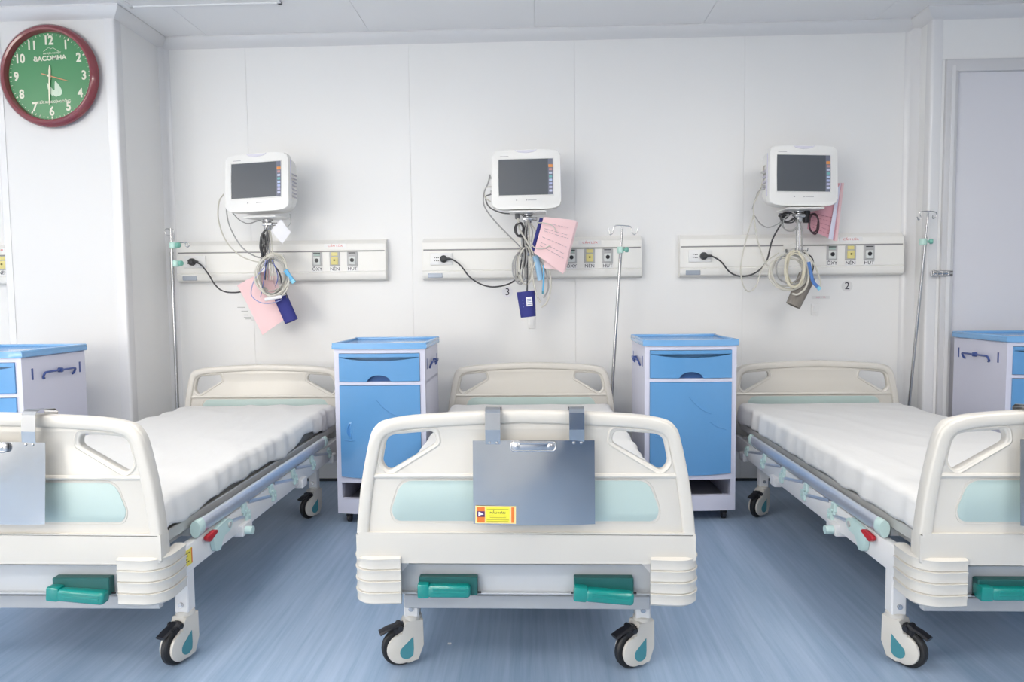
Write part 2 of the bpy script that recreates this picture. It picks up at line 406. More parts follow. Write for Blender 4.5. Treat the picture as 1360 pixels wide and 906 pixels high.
# ------------------------------------------------------------------ beds
def board_outline():
    half = [(.498, .409), (.498, .46), (.497, .51), (.484, .62), (.467, .715), (.453, .782), (.439, .812), (.412, .831), (.330, .845), (.142, .857), (0, .861)]
    R = [Vector(p) for p in half]
    sm = catmull([(x, z, 0) for x, z in half[2:]], 4)
    right = [Vector((.486, .409)), Vector((.498, .421))]+[Vector((p.x, p.y)) for p in sm]
    return right+[Vector((-p.x, p.y)) for p in reversed(right[:-1])]
def board_parts(root, name, yc, dz):
    out = board_outline()
    tri = [(.419, .713), (.406, .776), (.385, .792), (.275, .797), (.266, .768), (.392, .693)]
    tri = [(.421, .708), (.404, .789), (.262, .801), (.256, .766), (.400, .681)]
    holes = []
    for s in (-1, 1): holes.append(rounded([(s*x, z) for x, z in tri], [.022, .03, .018, .014, .016], 5))
    b = curve_bm(out, holes, .015, .006)
    # raised tubular rim along the outline
    rim = [(.4785, .42), (.4785, .500), (.4655, .62), (.449, .712), (.434, .775), (.420, .797), (.396, .813), (.328, .8265), (.142, .838), (0, .8425)]
    path = catmull([(x, 0, z) for x, z in rim], 5); path = path+[Vector((-p.x, 0, p.z)) for p in reversed(path[:-1])]
    se = [(math.copysign(abs(math.cos(a))**.45, math.cos(a))*.0248, math.copysign(abs(math.sin(a))**.45, math.sin(a))*.0190) for a in [2*PI*k/20 for k in range(20)]]
    sweep(b, path, 1, up=(0, 1, 0), prof=se)
    sweep(b, [(-.455, 0, .668), (.455, 0, .668)], .0215, 12, r2=.012, up=(0, 1, 0))
    for s in (-1, 1):   # rims round the grip holes
        pts = rounded([(s*x, z) for x, z in [(.430, .700), (.411, .797), (.252, .811), (.244, .764), (.396, .670)]], [.024, .03, .018, .014, .018], 5)
        sweep(b, [(p[0], 0, p[1]) for p in pts], .0178, 10, True, r2=.0095, up=(0, 1, 0))
    prism(b, rounded([(-.497, .409), (.497, .409), (.497, .501), (-.497, .501)], [.012, .012, .004, .004], 4), -.0248, .0248, 'XZ', .009)
    # raised lip under the inlay and at its ends
    sweep(b, [(p[0], 0, p[1]) for p in rounded([(-.366, .659), (.366, .659), (.399, .565), (.386, .528), (-.386, .528), (-.399, .565)], [.035, .035, .04, .035, .035, .04], 6)], .0166, 6, True, r2=.004, up=(0, 1, 0))
    o = obj(name, b, BEDW, root); o.location = (0, yc, dz)
    b = B(); prism(b, rounded([(-.361, .654), (.361, .654), (.393, .566), (.381, .534), (-.381, .534), (-.393, .566)], [.035, .035, .04, .035, .035, .04], 6), -.0168, .0168, 'XZ', .001)
    obj('inlay_panel', b, INLAY, o)
    return o
def bumper(sx, sy, L):
    """corner bumper; sy -1 at the foot end"""
    path = [(.366, -.006), (.41, -.010), (.445, -.012)]
    cx, cy, r = .447, .046, .058
    for k in range(1, 9):
        a = -PI/2+k/8*PI/2; path.append((cx+math.cos(a)*r, cy+math.sin(a)*r))
    path += [(.505, .085), (.5025, .125)]
    zs = []; z0, z1 = .289, .427; nb = 4; h = (z1-z0)/nb
    for i in range(nb):
        a = z0+i*h
        zs += [(a, .0), (a+.004, .0035), (a+h*.55, .0025), (a+h-.006, .005), (a+h-.001, .0065)]
    zs += [(z1, .002), (z1+.004, -.006)]
    zs[0] = (z0-.004, -.006)
    rings = []; b = B()
    P = [Vector(p) for p in path]
    N = []
    for i in range(len(P)):
        t = (P[min(i+1, len(P)-1)]-P[max(i-1, 0)]).normalized(); N.append(Vector((t.y, -t.x)))
    for z, d in zs:
        lo = [P[i]+N[i]*d for i in range(len(P))]
        li = [P[i]-N[i]*.028 for i in range(len(P))][::-1]
        rings.append([b.verts.new((sx*p.x, p.y if sy < 0 else L-p.y, z)) for p in lo+li])
    n = len(rings[0])
    for A, Q in zip(rings[:-1], rings[1:]):
        for k in range(n): b.faces.new((A[k], A[(k+1) % n], Q[(k+1) % n], Q[k]))
    m_ = len(P)
    for R in (rings[0], rings[-1]):
        for k in range(m_-1): b.faces.new((R[k], R[k+1], R[n-2-k], R[n-1-k]))
    return b
def caster_meshes():
    r = .0625
    # local: stem at origin (top), wheel trailing +x, floor at z = -H
    H = .163; wc = Vector((.040, 0, -H+r))
    w_ = lathe(B(), wc-Vector((0, .013, 0)), (0, 1, 0), [(0, r*.80), (.002, r*.93), (.007, r), (.019, r), (.024, r*.93), (.026, r*.80)], 32)
    hb = B()
    for s in (-1, 1):
        pts = []
        for k in range(17):
            a = math.radians(-115+k*(200/16)); pts.append((wc.x+math.cos(a)*.049, wc.z+math.sin(a)*.049))
        pts += [(.045, -.050), (.030, -.030), (.030, -.012), (-.030, -.012), (-.031, -.098), (-.012, -.146)]
        prism(hb, pts, s*.0155, s*.027, 'XZ', .004)
    box(hb, (.0, 0, -.026), (.062, .050, .036), .008, seg=2)
    lathe(hb, (0, 0, -.012), (0, 0, 1), [(0, .030), (.012, .029), (.015, .025)], 20)
    bl = []
    for s in (-1, 1):
        bb = B(); bl.append(bb)
        pts = [(-.018, -.085), (-.0185, -.128), (-.004, -.148)]
        for k in range(9):
            a = math.radians(-70+k*18); pts.append((.016+math.cos(a)*.020, -.136+math.sin(a)*.020))
        pts = [(.004, -.064), (.003, -.104)]+[(.025+math.cos(math.radians(a))*.023, -.112+math.sin(math.radians(a))*.023) for a in range(-150, 61, 21)]
        prism(bb, pts, s*.0265, s*.0285, 'XZ')
    pb = B()
    sweep(pb, catmull([(.030, 0, -.030), (.052, 0, -.032), (.078, 0, -.036), (.108, 0, -.048)], 4), .007, 8, r2=.019, up=(0, 0, 1))
    box(pb, (.050, 0, -.040), (.034, .034, .034), .006, Matrix.Rotation(.4, 4, 'Y'))
    cyl(pb, (.044, -.026, -.034), (.044, .026, -.034), .009, 12)
    return hb, w_, bl, pb
def make_caster(root, loc, ang, master=[None]):
    if master[0] is None:
        hb, w_, bb, pb = caster_meshes()
        o = obj('caster', hb, BEDW, root); obj('wheel', w_, RUB, o); [obj('badge', q, BADGE, o) for q in bb]; obj('brake_pedal', pb, BLACK, o)
        master[0] = o
    else:
        o = dup(master[0], root)
    o.location = loc; o.rotation_euler = (0, 0, ang); return o
def side_rail(root, sx, L):
    X = sx*.468
    b = B(); P = [(X, .295, .425), (X, 1.66, .425)]
    sweep(b, P, .0265, 16, r2=.0150, up=(0, 0, 1)); top = obj('side_rail', b, RAILM, root)
    for y0, y1 in ((.262, .302), (1.655, 1.690)):
        obj('end_cap', sweep(B(), [(X, y0, .425), (X, y0+.006, .425), (X, y1-.002, .425), (X, y1, .425)], .0290, 16, r2=.0172, up=(0, 0, 1)), MINT, top)
    for y in (.665, .94, 1.21, 1.48, 1.75):
        b = B(); span(b, (X-.013, X+.013), (y-.018, y+.018), (.322, .366), .004); span(b, (X-.011, X+.011), (y-.034, y+.0), (.352, .380), .003)
        if y < 1.7: span(b, (X-.012, X+.012), (y-.045, y-.012), (.366, .402), .004)
        cyl(b, (X-sx*.015, y, .345), (X+sx*.018, y, .345), .005, 10); cyl(b, (X-sx*.015, y-.028, .372), (X+sx*.018, y-.028, .372), .005, 10)
        obj('pivot_bracket', b, MINT, top)
        y2 = y-.27; b = B()
        if y > .7: sweep(b, [(X, y, .345), (X, y2+.02, .392)], .0085, 8, r2=.006)
        else: sweep(b, [(X, y, .345), (X, .43, .382)], .0085, 8, r2=.006)
        obj('folding_bar', b, RAILM, top)
    b = B(); span(b, (X-sx*.02-.006, X-sx*.02+.006), (.30, 1.80), (.318, .336), .003)
    sweep(b, [(X-sx*.01, .38, .322), (X-sx*.01, 1.80, .322)], .010, 8)
    obj('base_bar', b, FRAMEW, top)
    for y, k in ((.63, 1), (1.30, .8), (1.80, .8)):
        obj('clamp_block', span(B(), (X-.02, X+.022), (y-.045*k, y+.045*k), (.285, .330), .006, 2), FRAMEW, top)
    b = B()
    pts = rounded([(.365, .312), (.405, .305), (.425, .345), (.49, .35), (.51, .380), (.47, .398), (.38, .390), (.345, .375)], .012, 3)
    prism(b, pts, X-.008+sx*.012, X+.008+sx*.012, 'YZ', .002); obj('latch_bracket', b, MINT, top)
    obj('clamp_knob', cyl(B(), (X+sx*.018, .61, .305), (X+sx*.05, .61, .305), .016, 14), MINT, top)
    b = B(); cyl(b, (X+sx*.014, .475, .372), (X+sx*.024, .475, .372), .011, 12); obj('latch_pin', b, GREYM, top)
    b = B(); prism(b, rounded([(.300, .376), (.302, .388), (.362, .392), (.385, .380), (.350, .370), (.32, .362)], .005, 3), X-.007+sx*.016, X+.007+sx*.016, 'YZ', .002); obj('release_lever', b, REDP, top)
    return top
def make_bed():
    L = 2.06
    r = thing('hospital_bed', '', 'bed')
    board_parts(r, 'footboard', .024, 0)
    board_parts(r, 'headboard', L+.024, -.056)
    b = B()
    for s in (-1, 1): span(b, (s*.440, s*.470), (.07, 1.99), (.300, .392), .006, 2); 
    span(b, (-.44, .44), (1.95, 1.99), (.30, .38), .004)
    obj('side_frame', b, FRAMEW, r)
    b = B(); span(b, (-.37, .37), (1.72, 1.76), (.245, .285), .003); obj('rear_beam', b, FRAMEG, r)
    b = B(); span(b, (-.392, .392), (.165, .190), (.196, .240), .003); obj('lower_beam', b, FRAMEG, r)
    b = B()   # foot beam: a folded channel with a thin lip
    span(b, (-.40, .40), (.050, .062), (.303, .390), .002); span(b, (-.40, .40), (.035, .062), (.300, .305), .001); span(b, (-.40, .40), (.04, .062), (.386, .391), .001)
    obj('cross_beam', b, FRAMEG, r)
    for s in (-1, 1):   # braces behind the bumpers
        pass
    for s in (-1, 1): obj('gusset', prism(B(), [(s*.34, .405), (s*.405, .405), (s*.405, .37), (s*.37, .37)], .03, .05, 'XZ'), FRAMEW, r)
    for sx in (-1, 1):
        for y, ty in ((.20, -1), (1.74, 1)):
            b = B(); span(b, (sx*.338, sx*.385), (y-.024, y+.024), (.161, .34), .004)
            leg = obj('leg', b, FRAMEW, r)
            b = B(); cyl(b, (sx*.361, y-.024, .190), (sx*.361, y-.029, .190), .0085, 12); cyl(b, (sx*.361, y-.029, .190), (sx*.361, y-.0305, .190), .005, 8); obj('bolt', b, STEEL, leg)
    bump = []
    for sx in (-1, 1):
        for sy in (-1, 1):
            o = obj('corner_bumper', bumper(sx, sy, L+.048), BEDW, r)
    # cranks
    for k, x0 in enumerate((-.318, .145)):
        b = B(); W = .176
        span(b, (x0, x0+W), (.020, .050), (.303, .358), .003); 
        o = obj('crank_housing', b, TEALD, r)
        b = B()
        box(b, (x0+.016, .022, .3225), (.036, .046, .044), .006, seg=2)
        box(b, (x0+.092, .018, .3210), (.128, .040, .038), .010, seg=3)
        for q in (.020, -.0): box(b, (x0+.095, -.0025, .3210+q*.5), (.10, .003, .005), .001)
        if k: bmesh.ops.transform(b, matrix=Matrix.Translation((x0+.01, .0, .318)) @ Matrix.Rotation(.085, 4, 'Y') @ Matrix.Translation((-x0-.01, -.008, -.322)) @ Matrix.Translation((x0, 0, 0)) @ Matrix.Diagonal((1.12, 1, 1, 1)) @ Matrix.Translation((-x0, 0, 0)), verts=b.verts)
        g = obj('crank_handle', b, TEAL, o)
        b = B(); cyl(b, (x0-.008, .034, .307), (x0+W+.010, .034, .307), .0035, 8); obj('crank_pin', b, BLACK, o)
    # deck under the mattress
    b = B()
    for s in (-1, 1): span(b, (s*.405, s*.440), (.075, 1.98), (.425, .463), .003); span(b, (s*.375, s*.405), (.10, 1.98), (.392, .43), .002)
    for y0, y1 in ((.08, .62), (.63, 1.0), (1.01, 1.25), (1.26, 1.98)): span(b, (-.40, .40), (y0, y1), (.455, .463))
    for y in (.3, .9, 1.5): span(b, (-.43, .43), (y, y+.04), (.39, .43))
    obj('deck_frame', b, GREYM, r)
    for sx in (-1, 1): side_rail(r, sx, L)
    return r
bed = make_bed()
BEDS = [(-.0435, -2.447, 'white hospital bed in the middle with steel clipboard and two green cranks fully in view'),
        (-1.617, -2.465, 'hospital bed on the left beside the pillar, its sheet rumpled, yellow sticker on the frame'),
        (1.589, -2.446, 'hospital bed on the right, beside the grey door, with a smoothly tucked white sheet')]
bed['label'] = BEDS[0][2]; bed['group'] = 'hospital beds in a row'; bed.location = (BEDS[0][0], BEDS[0][1], 0)
beds = [bed]
for x, y, lab in BEDS[1:]:
    c = dup(bed); c.location = (x, y, 0); c['label'] = lab; beds.append(c)
def ang(dx, dy): return math.atan2(dy, dx)
LX = (.372, .438, .442); LR = .388; LY = .235
for bd, lx in zip(beds, LX):
    for ch in bd.children:
        if ch.name.split('.')[0] == 'leg':
            v = ch.data.vertices; mx = sum(p.co.x for p in v)/len(v); my = sum(p.co.y for p in v)/len(v)
            if bd is not beds[0] and my < 1: ch.location.y = LY-.20
            ch.location.x = math.copysign((lx if my < 1 else LR)-.3615, mx)
CASTS = [[(-LX[0], .20, ang(-.93, -.36)), (LX[0], .20, ang(-.88, -.47)), (-LR, 1.74, ang(-.5, -.8)), (LR, 1.74, ang(.5, -.8))],
         [(-LX[1], LY, ang(-.8, -.5)), (LX[1], LY, ang(-.29, -.957)), (-LR, 1.74, ang(-.5, -.8)), (LR, 1.74, ang(-.45, -.89))],
         [(-LX[2], LY, ang(.58, -.81)), (LX[2], LY, ang(.7, -.7)), (-LR, 1.74, ang(-.79, -.61)), (LR, 1.74, ang(.3, -.9))]]
for bd, cs in zip(beds, CASTS):
    for x, y, a in cs: make_caster(bd, (x, y, .163), a)
# yellow sticker on the left bed's side frame
b = B(); span(b, (.470, .4712), (.150, .232), (.325, .378)); st = obj('warning_sticker', b, YELLOW, beds[1]); st['label'] = 'yellow printed sticker'
b = B(); span(b, (.4712, .4716), (.225, .231), (.327, .376)); obj('sticker_border', b, ORANGE, st)
b = B()
for z, a, q in ((.366, .165, .215), (.357, .158, .205), (.347, .17, .2), (.338, .16, .21)): span(b, (.4712, .4716), (a, q), (z, z+.0025))
obj('sticker_lines', b, INK, st)

# mattresses with their sheets
def sheet_bm(seed, drop, wr, side):
    W, y0, y1, zt = .452, .085, 1.985, .575
    ny, b = 110, B(); rows = []
    nt = 34; 
    for j in range(ny+1):
        fy = j/ny; y = y0+(y1-y0)*fy; ring = []
        endr = min(fy, 1-fy)*(y1-y0)
        rr = .035; ez = 0 if endr > rr else rr-math.sqrt(max(0, rr*rr-(rr-endr)**2))
        for i in range(nt*2+1):
            s = (i-nt)/nt            # -1..1
            a = abs(s); sg = 1 if s > 0 else -1
            # a 0..0.72 flat top, .72..0.86 rounding, .86..1 side
            if a < .66: x = a/.66*(W-.03); z = zt
            elif a < .82: q = (a-.66)/.16*PI/2; x = W-.03+.03*math.sin(q); z = zt-.03*(1-math.cos(q))
            else: 
                q = (a-.82)/.18; zb = .470-drop*noise.noise(Vector((y*3.1+seed, sg*5, 2)))-.012*noise.noise(Vector((y*11+seed, sg*3, 7)))
                if side and sg == side: zb += .018*math.sin(max(0, fy-.12)*PI*1.1)
                x = W+.004*math.sin(q*3); z = (zt-.03)*(1-q)+zb*q
            x *= sg
            p = Vector((x*2.2, y*1.5, seed))
            n1 = noise.noise(p+Vector((noise.noise(p*1.3)*1.2, 0, 0)))
            ridg = 1-abs(noise.noise(Vector((x*3.2+y*1.6+seed, y*1.0-x*.8, seed*2))))*2
            gath = 1+2.0*max(0, (y-1.55)/.4)*(1 if sg < 0 else .4)
            dz = .006*n1+wr*.010*max(0, ridg-.62)
            # crosswise folds gathering at the edge
            edge = max(0, a-.45)/.55
            fold = noise.noise(Vector((y*13+seed*3+x*4*sg, sg*2.0, seed)))
            z2 = z+dz-ez
            if a > .66: x += sg*.014*wr*gath*fold*edge; z2 += .005*wr*fold*edge
            else: z2 += .011*wr*gath*fold*edge**2
            x *= 1-.012*(1 if endr < .01 else 0)
            ring.append(b.verts.new((x, y, z2)))
        rows.append(ring)
    for A, Q in zip(rows[:-1], rows[1:]):
        for k in range(len(A)-1): b.faces.new((A[k], A[k+1], Q[k+1], Q[k]))
    for R, rev in ((rows[0], 0), (rows[-1], 1)):   # ends drop to the deck
        low = [b.verts.new((v.co.x*.995, v.co.y+(-.004 if not rev else .004), .474)) for v in R]
        for k in range(len(R)-1): b.faces.new((R[k], low[k], low[k+1], R[k+1]))
    return b
for i, (bx, by, _) in enumerate(BEDS):
    lab = ['mattress of the middle bed under a white sheet, mostly hidden by the footboard', 'mattress of the left bed in a creased white sheet hanging loose at the edge', 'mattress of the right bed in a smooth white sheet gathered at the head corner'][i]
    t = thing('mattress', lab, 'mattress', (bx, by, .463), 0, 'mattresses on the beds')
    b = sheet_bm(3.7*i+1.3, (.012, .035, .012)[i], (.8, 1.7, 1.0)[i], (0, 1, 0)[i]); bmesh.ops.transform(b, matrix=Matrix.Translation((0, 0, -.463)), verts=b.verts)
    o = obj('sheet', b, SHEET, t); md = o.modifiers.new('th', 'SOLIDIFY'); md.thickness = .003; md.offset = -1
    b = B(); span(b, (-.440, .440), (.10, 1.97), (.001, .090), .02, 2); obj('mattress_core', b, CORE, t)

# clipboards hanging on the footboards
def clipboard(bedi, x0, x1, z0, z1, tilt, label, sticker):
    bx, by = BEDS[bedi][0], BEDS[bedi][1]
    cx = (x0+x1)/2; t = thing('clipboard', label, 'clipboard', (cx, by-.012, z1), 0, 'steel clipboards hooked over the footboards')
    w2 = (x1-x0)/2; h = z1-z0
    # slightly bowed sheet
    b = B(); nx, nz_ = 16, 10; F = []; K = []
    for i in range(nx+1):
        f_, k_ = [], []
        for j in range(nz_+1):
            x = -w2+2*w2*i/nx; z = -h*j/nz_; u = i/nx-.5
            y = -.012-.003*(j/nz_)*(1-4*u*u)-.0008*math.sin(u*7+j*.4)
            zz = z-.004*(1-4*u*u)*(j/nz_)
            f_.append(b.verts.new((x, y, zz))); k_.append(b.verts.new((x, y+.0015, zz)))
        F.append(f_); K.append(k_)
    for i in range(nx):
        for j in range(nz_):
            b.faces.new((F[i][j], F[i+1][j], F[i+1][j+1], F[i][j+1])); b.faces.new((K[i][j], K[i][j+1], K[i+1][j+1], K[i+1][j]))
    for i in range(nx): b.faces.new((F[i][0], K[i][0], K[i+1][0], F[i+1][0])); b.faces.new((F[i][-1], F[i+1][-1], K[i+1][-1], K[i][-1]))
    for j in range(nz_): b.faces.new((F[0][j], F[0][j+1], K[0][j+1], K[0][j])); b.faces.new((F[-1][j], K[-1][j], K[-1][j+1], F[-1][j+1]))
    obj('steel_plate', b, PLATE, t)
    for sx, zt in ((-.116, .090), (.124, .090)):
        b = B(); wv = .0215
        # hook strap: up the front, over the top rail and down behind
        path = [(sx, -.010, -.012), (sx, -.011, .0), (sx, -.013, .03), (sx, -.012, zt-.012), (sx, -.007, zt-.002), (sx, .008, zt+.003), (sx, .066, zt+.000), (sx, .078, zt-.008), (sx, .078, zt-.03)]
        sweep(b, path, .0008, 4, up=None, prof=[(-wv, -.0008), (-wv, .0008), (wv, .0008), (wv, -.0008)]) if False else None
        prof = [Vector(p) for p in path]; ra, rb = [], []
        for p in prof: ra.append((b.verts.new((p.x-wv, p.y, p.z)), b.verts.new((p.x+wv, p.y, p.z)), b.verts.new((p.x+wv, p.y-.0016, p.z+.0012)), b.verts.new((p.x-wv, p.y-.0016, p.z+.0012))))
        for A, Q in zip(ra[:-1], ra[1:]):
            for k in range(4): b.faces.new((A[k], A[(k+1) % 4], Q[(k+1) % 4], Q[k]))
        b.faces.new(ra[0]); b.faces.new(ra[-1][::-1])
        obj('hook_strap', b, PLATE, t, smooth=False)
        for q in (-.009, .012): obj('rivet', lathe(B(), (sx+q, -.0128, -.007), (0, -1, 0), [(0, .0042), (.0015, .004), (.003, .002)], 12), STEEL, t)
    b = B()
    span(b, (-.063, .063), (-.024, -.013), (-.028, -.001), .004, 2); sweep(b, rounded([(-.063, -.022, -.003), (.063, -.022, -.003), (.063, -.022, -.028), (-.063, -.022, -.028)], .01, 4), .0028, 8, True)
    for q in (-.047, .047): lathe(b, (q, -.022, -.015), (0, -1, 0), [(0, .009), (.003, .008), (.005, .004)], 14)
    cyl(b, (-.04, -.024, -.006), (.04, -.024, -.006), .004, 8)
    obj('paper_clip', b, STEEL, t)
    if sticker:
        # printed label: yellow with orange ends
        x, z = -w2+.006, -h+.003; W_, H_ = .116, .050; yy = -.0165
        R_ = Matrix.Translation((x, yy, z)) @ Matrix.Rotation(.012, 4, 'Y')
        def st(name, a, b_, c_, d_, dy, m_, par, j=False):
            q = B(); span(q, (a, b_), (-dy-.0006, -dy), (c_, d_)); bmesh.ops.transform(q, matrix=R_, verts=q.verts); return obj(name, q, m_, par, smooth=False)
        s = st('instruction_sticker', 0, W_, 0, H_, 0, mat('pale_yellow_print', (.86, .68, .30), .5), t); s['label'] = 'small yellow instruction sticker with orange ends'
        st('sticker_field', .030, .098, .003, .047, .0007, mat('bright_yellow_print', (.80, .76, .06), .5), s)
        st('sticker_band', .005, .027, .003, .047, .0007, ORANGE, s); st('sticker_band', .103, .111, .003, .047, .0007, ORANGE, s)
        st('sticker_emblem', .005, .027, .019, .035, .0014, mat('violet_print', (.08, .02, .12), .5), s)
        q = B(); prism(q, [(.009, .021), (.009, .033), (.013, .033), (.024, .026), (.017, .025)], -.0028, -.0021, 'XZ'); bmesh.ops.transform(q, matrix=R_, verts=q.verts); obj('sticker_logo', q, PAPERW, s)
        q = B(); 
        for z_, a, b_ in ((.041, .033, .095), (.0215, .038, .09), (.017, .042, .088), (.0105, .033, .096), (.006, .033, .094)): span(q, (a, b_), (-.0018, -.0014), (z_, z_+.0012))
        bmesh.ops.transform(q, matrix=R_, verts=q.verts); obj('sticker_lines', q, mat('olive_ink', (.35, .28, .03), .6), s)
        q = text_bm('MẪU HÃN', .0085); bmesh.ops.transform(q, matrix=R_ @ Matrix.Translation((.064, -.0016, .031)) @ Matrix.Diagonal((1.15, 1, 1, 1)), verts=q.verts); obj('sticker_text', q, INK, s, smooth=False)
    t.rotation_euler = (tilt[0]-.055, tilt[1], tilt[2]); t.location.y -= .006
    return t
clipboard(0, -.189, .159, .541, .780, (0, 0, 0), 'steel clipboard on the middle bed with a small yellow sticker at its corner', True)
clipboard(1, -1.775, -1.427, .548, .785, (0, .012, -.045), 'steel clipboard on the left bed footboard, cut off by the left picture edge', False)
clipboard(2, 1.342, 1.690, .538, .780, (0, 0, 0), 'steel clipboard on the right bed footboard, just its edge showing at the right', False)

# ------------------------------------------------------------------ bedside cabinets
def bow(x, w, k=.022): return -k*(1-(2*x/w-1)**2)
def bowed(b, x0, x1, z0, z1, w, yo, th, k=.022, bev=0, n=14):
    """panel following the bowed front; yo offset of its outer face"""
    A = []
    for i in range(n+1):
        x = x0+(x1-x0)*i/n; y = bow(x, w, k)+yo
        A.append([b.verts.new((x, y, z0)), b.verts.new((x, y, z1)), b.verts.new((x, y+th, z1)), b.verts.new((x, y+th, z0))])
    for P, Q in zip(A[:-1], A[1:]):
        for j in range(4): b.faces.new((P[j], P[(j+1) % 4], Q[(j+1) % 4], Q[j]))
    b.faces.new(A[0][::-1]); b.faces.new(A[-1]); return b
def make_cabinet():
    W, Dp, H = .495, .479, .959
    r = thing('bedside_cabinet', '', 'cabinet')
    b = B(); i0, i1 = .010, W-.010; y1 = Dp-.008
    # body: sides, back, shelves
    for x0, x1 in ((i0, i0+.022), (i1-.022, i1)): span(b, (x0, x1), (.012, y1), (.058, .925), .004)
    span(b, (i0, i1), (y1-.015, y1), (.058, .925)); span(b, (i0, i1), (.02, y1), (.085, .10)); span(b, (i0, i1), (.02, y1), (.23, .245)); span(b, (i0, i1), (.02, y1), (.74, .752))
    # front face frame, bowed
    for z0, z1 in ((.058, .138), (.224, .256), (.738, .756), (.905, .930)): bowed(b, .012, W-.012, z0, z1, W, .008, .03)
    for x0, x1 in ((.010, .036), (W-.036, W-.010)): bowed(b, x0, x1, .058, .930, W, .008, .03, n=4)
    obj('body', b, CABW, r)
    b = B(); span(b, (.04, W-.04), (.06, y1-.02), (.101, .104)); span(b, (.04, W-.04), (y1-.022, y1-.016), (.10, .225)); obj('lower_shelf', b, INSIDE, r)
    # lid with a raised rim
    b = B(); n = 16
    outl = [(0, Dp)]+[(x*W/n, bow(x*W/n, W)-.0) for x in range(n+1)]+[(W, Dp)]
    prism(b, outl, .926, .948, 'XY', .004)
    lid = obj('lid', b, CABT, r)
    b = B()
    for x0, x1 in ((0, .016), (W-.016, W)): span(b, (x0, x1), (.004, Dp), (.944, .959), .005, 2)
    span(b, (0, W), (Dp-.016, Dp), (.944, .961), .005, 2)
    bowed(b, .002, W-.002, .944, .957, W, .0, .014)
    obj('lid_rim', b, CABT, lid)
    # drawer
    b = B(); bowed(b, .037, W-.037, .884, .903, W, .0, .03); bowed(b, .037, W-.037, .855, .886, W, .050, .01)
    # drawer front below the grip, with a lens-shaped recess and half-round notch
    A = []; n = 40; x0, x1 = .037, W-.037
    for i in range(n+1):
        x = x0+(x1-x0)*i/n; u = 2*i/n-1; zt = .884-.020*(1-u*u)**.9; zb = .758
        d = (x-W/2)/.060
        if abs(d) < 1: zb = .758+.033*math.sqrt(1-d*d)
        y = bow(x, W)+.001
        A.append([b.verts.new((x, y, zb)), b.verts.new((x, y, zt)), b.verts.new((x, y+.02, zt)), b.verts.new((x, y+.02, zb))])
    for P, Q in zip(A[:-1], A[1:]):
        for j in range(4): b.faces.new((P[j], P[(j+1) % 4], Q[(j+1) % 4], Q[j]))
    b.faces.new(A[0][::-1]); b.faces.new(A[-1])
    dw = obj('drawer', b, CABB, r)
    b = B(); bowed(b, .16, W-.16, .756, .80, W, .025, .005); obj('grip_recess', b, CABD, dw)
    # door with half-round finger grip
    b = B()
    zb = lambda u: .258-.010*(1-u*u)
    A = []; n = 24
    for i in range(n+1):
        x = x0+(x1-x0)*i/n; u = 2*i/n-1; y = bow(x, W)+.0
        A.append([b.verts.new((x, y, zb(u))), b.verts.new((x, y, .736)), b.verts.new((x, y+.02, .736)), b.verts.new((x, y+.02, zb(u)))])
    for P, Q in zip(A[:-1], A[1:]):
        for j in range(4): b.faces.new((P[j], P[(j+1) % 4], Q[(j+1) % 4], Q[j]))
    b.faces.new(A[0][::-1]); b.faces.new(A[-1])
    door = obj('door', b, CABB, r)
    b = B()
    pts = [(.098, .548)]+[(.100-math.sin(a)*.032, .503+math.cos(a)*.045) for a in [k*PI/12 for k in range(13)]]
    yy = bow(.09, W); prism(b, pts, yy-.0042, yy+.004, 'XZ', .002)
    # moulded relief: sweeping ribs
    obj('door_grip', b, CABB, door)
    def rib(p):
        b = B(); P = catmull([(x, bow(x, W)-.0005, z) for x, z in p], 6); sweep(b, P, .0028, 6, r2=.0016, up=(0, -1, 0)); obj('moulded_rib', b, CABB, door)
    rib([(.060, .452), (.085, .446), (.115, .450)]); rib([(.235, .66), (.265, .625), (.31, .59), (.35, .572)]); rib([(.345, .53), (.38, .505), (.43, .487)])
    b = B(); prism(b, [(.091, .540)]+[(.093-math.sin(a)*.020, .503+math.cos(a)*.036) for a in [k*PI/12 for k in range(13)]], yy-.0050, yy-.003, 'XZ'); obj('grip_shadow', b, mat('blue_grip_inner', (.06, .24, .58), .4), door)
    # towel bars on both sides
    for s, x in ((-1, i0), (1, i1)):
        b = B(); ya, yb = .14, .37; e = s*.016
        sweep(b, rounded([(x+e*.2, ya, .812), (x+e, ya, .842), (x+e, yb, .842), (x+e*.2, yb, .812)], .012, 4), .0055, 8)
        lathe(b, (x+e-s*.01, (ya+yb)/2, .842), (s, 0, 0), [(0, .013), (.018, .012), (.020, .008)], 12)
        tb = obj('towel_bar', b, CABH, r)
        b = B()
        for y in (.075, .425): span(b, (x-.0015, x+.0015), (y-.006, y+.006), (.812, .868), .0005)
        obj('hook_slot', b, CABH, tb)
    for x, y in ((.06, .05), (W-.06, .05), (.06, Dp-.07), (W-.06, Dp-.07)):
        b = B(); lathe(b, (x-.012, y, .022), (1, 0, 0), [(0, .018), (.003, .022), (.021, .022), (.024, .018)], 18); span(b, (x-.016, x+.016), (y-.014, y+.020), (.030, .058), .004); obj('caster', b, BLACK, r)
    return r
cab = make_cabinet()
CABS = [(-1.0705, -.8665, 'blue and white bedside cabinet between the left and middle beds', 0),
        (.5453, -.8007, 'blue and white bedside cabinet between the middle and right beds', 0),
        (2.4378, -.7251, 'blue and white bedside cabinet in front of the grey door at the right edge', 0),
        (-2.426-.495, -1.259, 'blue and white bedside cabinet in front of the pillar at the left edge', 0)]
for i, (x, y, lab, a) in enumerate(CABS):
    c = cab if i == 0 else dup(cab)
    c.location = (x, y, 0); c['label'] = lab; c['group'] = 'blue and white bedside cabinets'

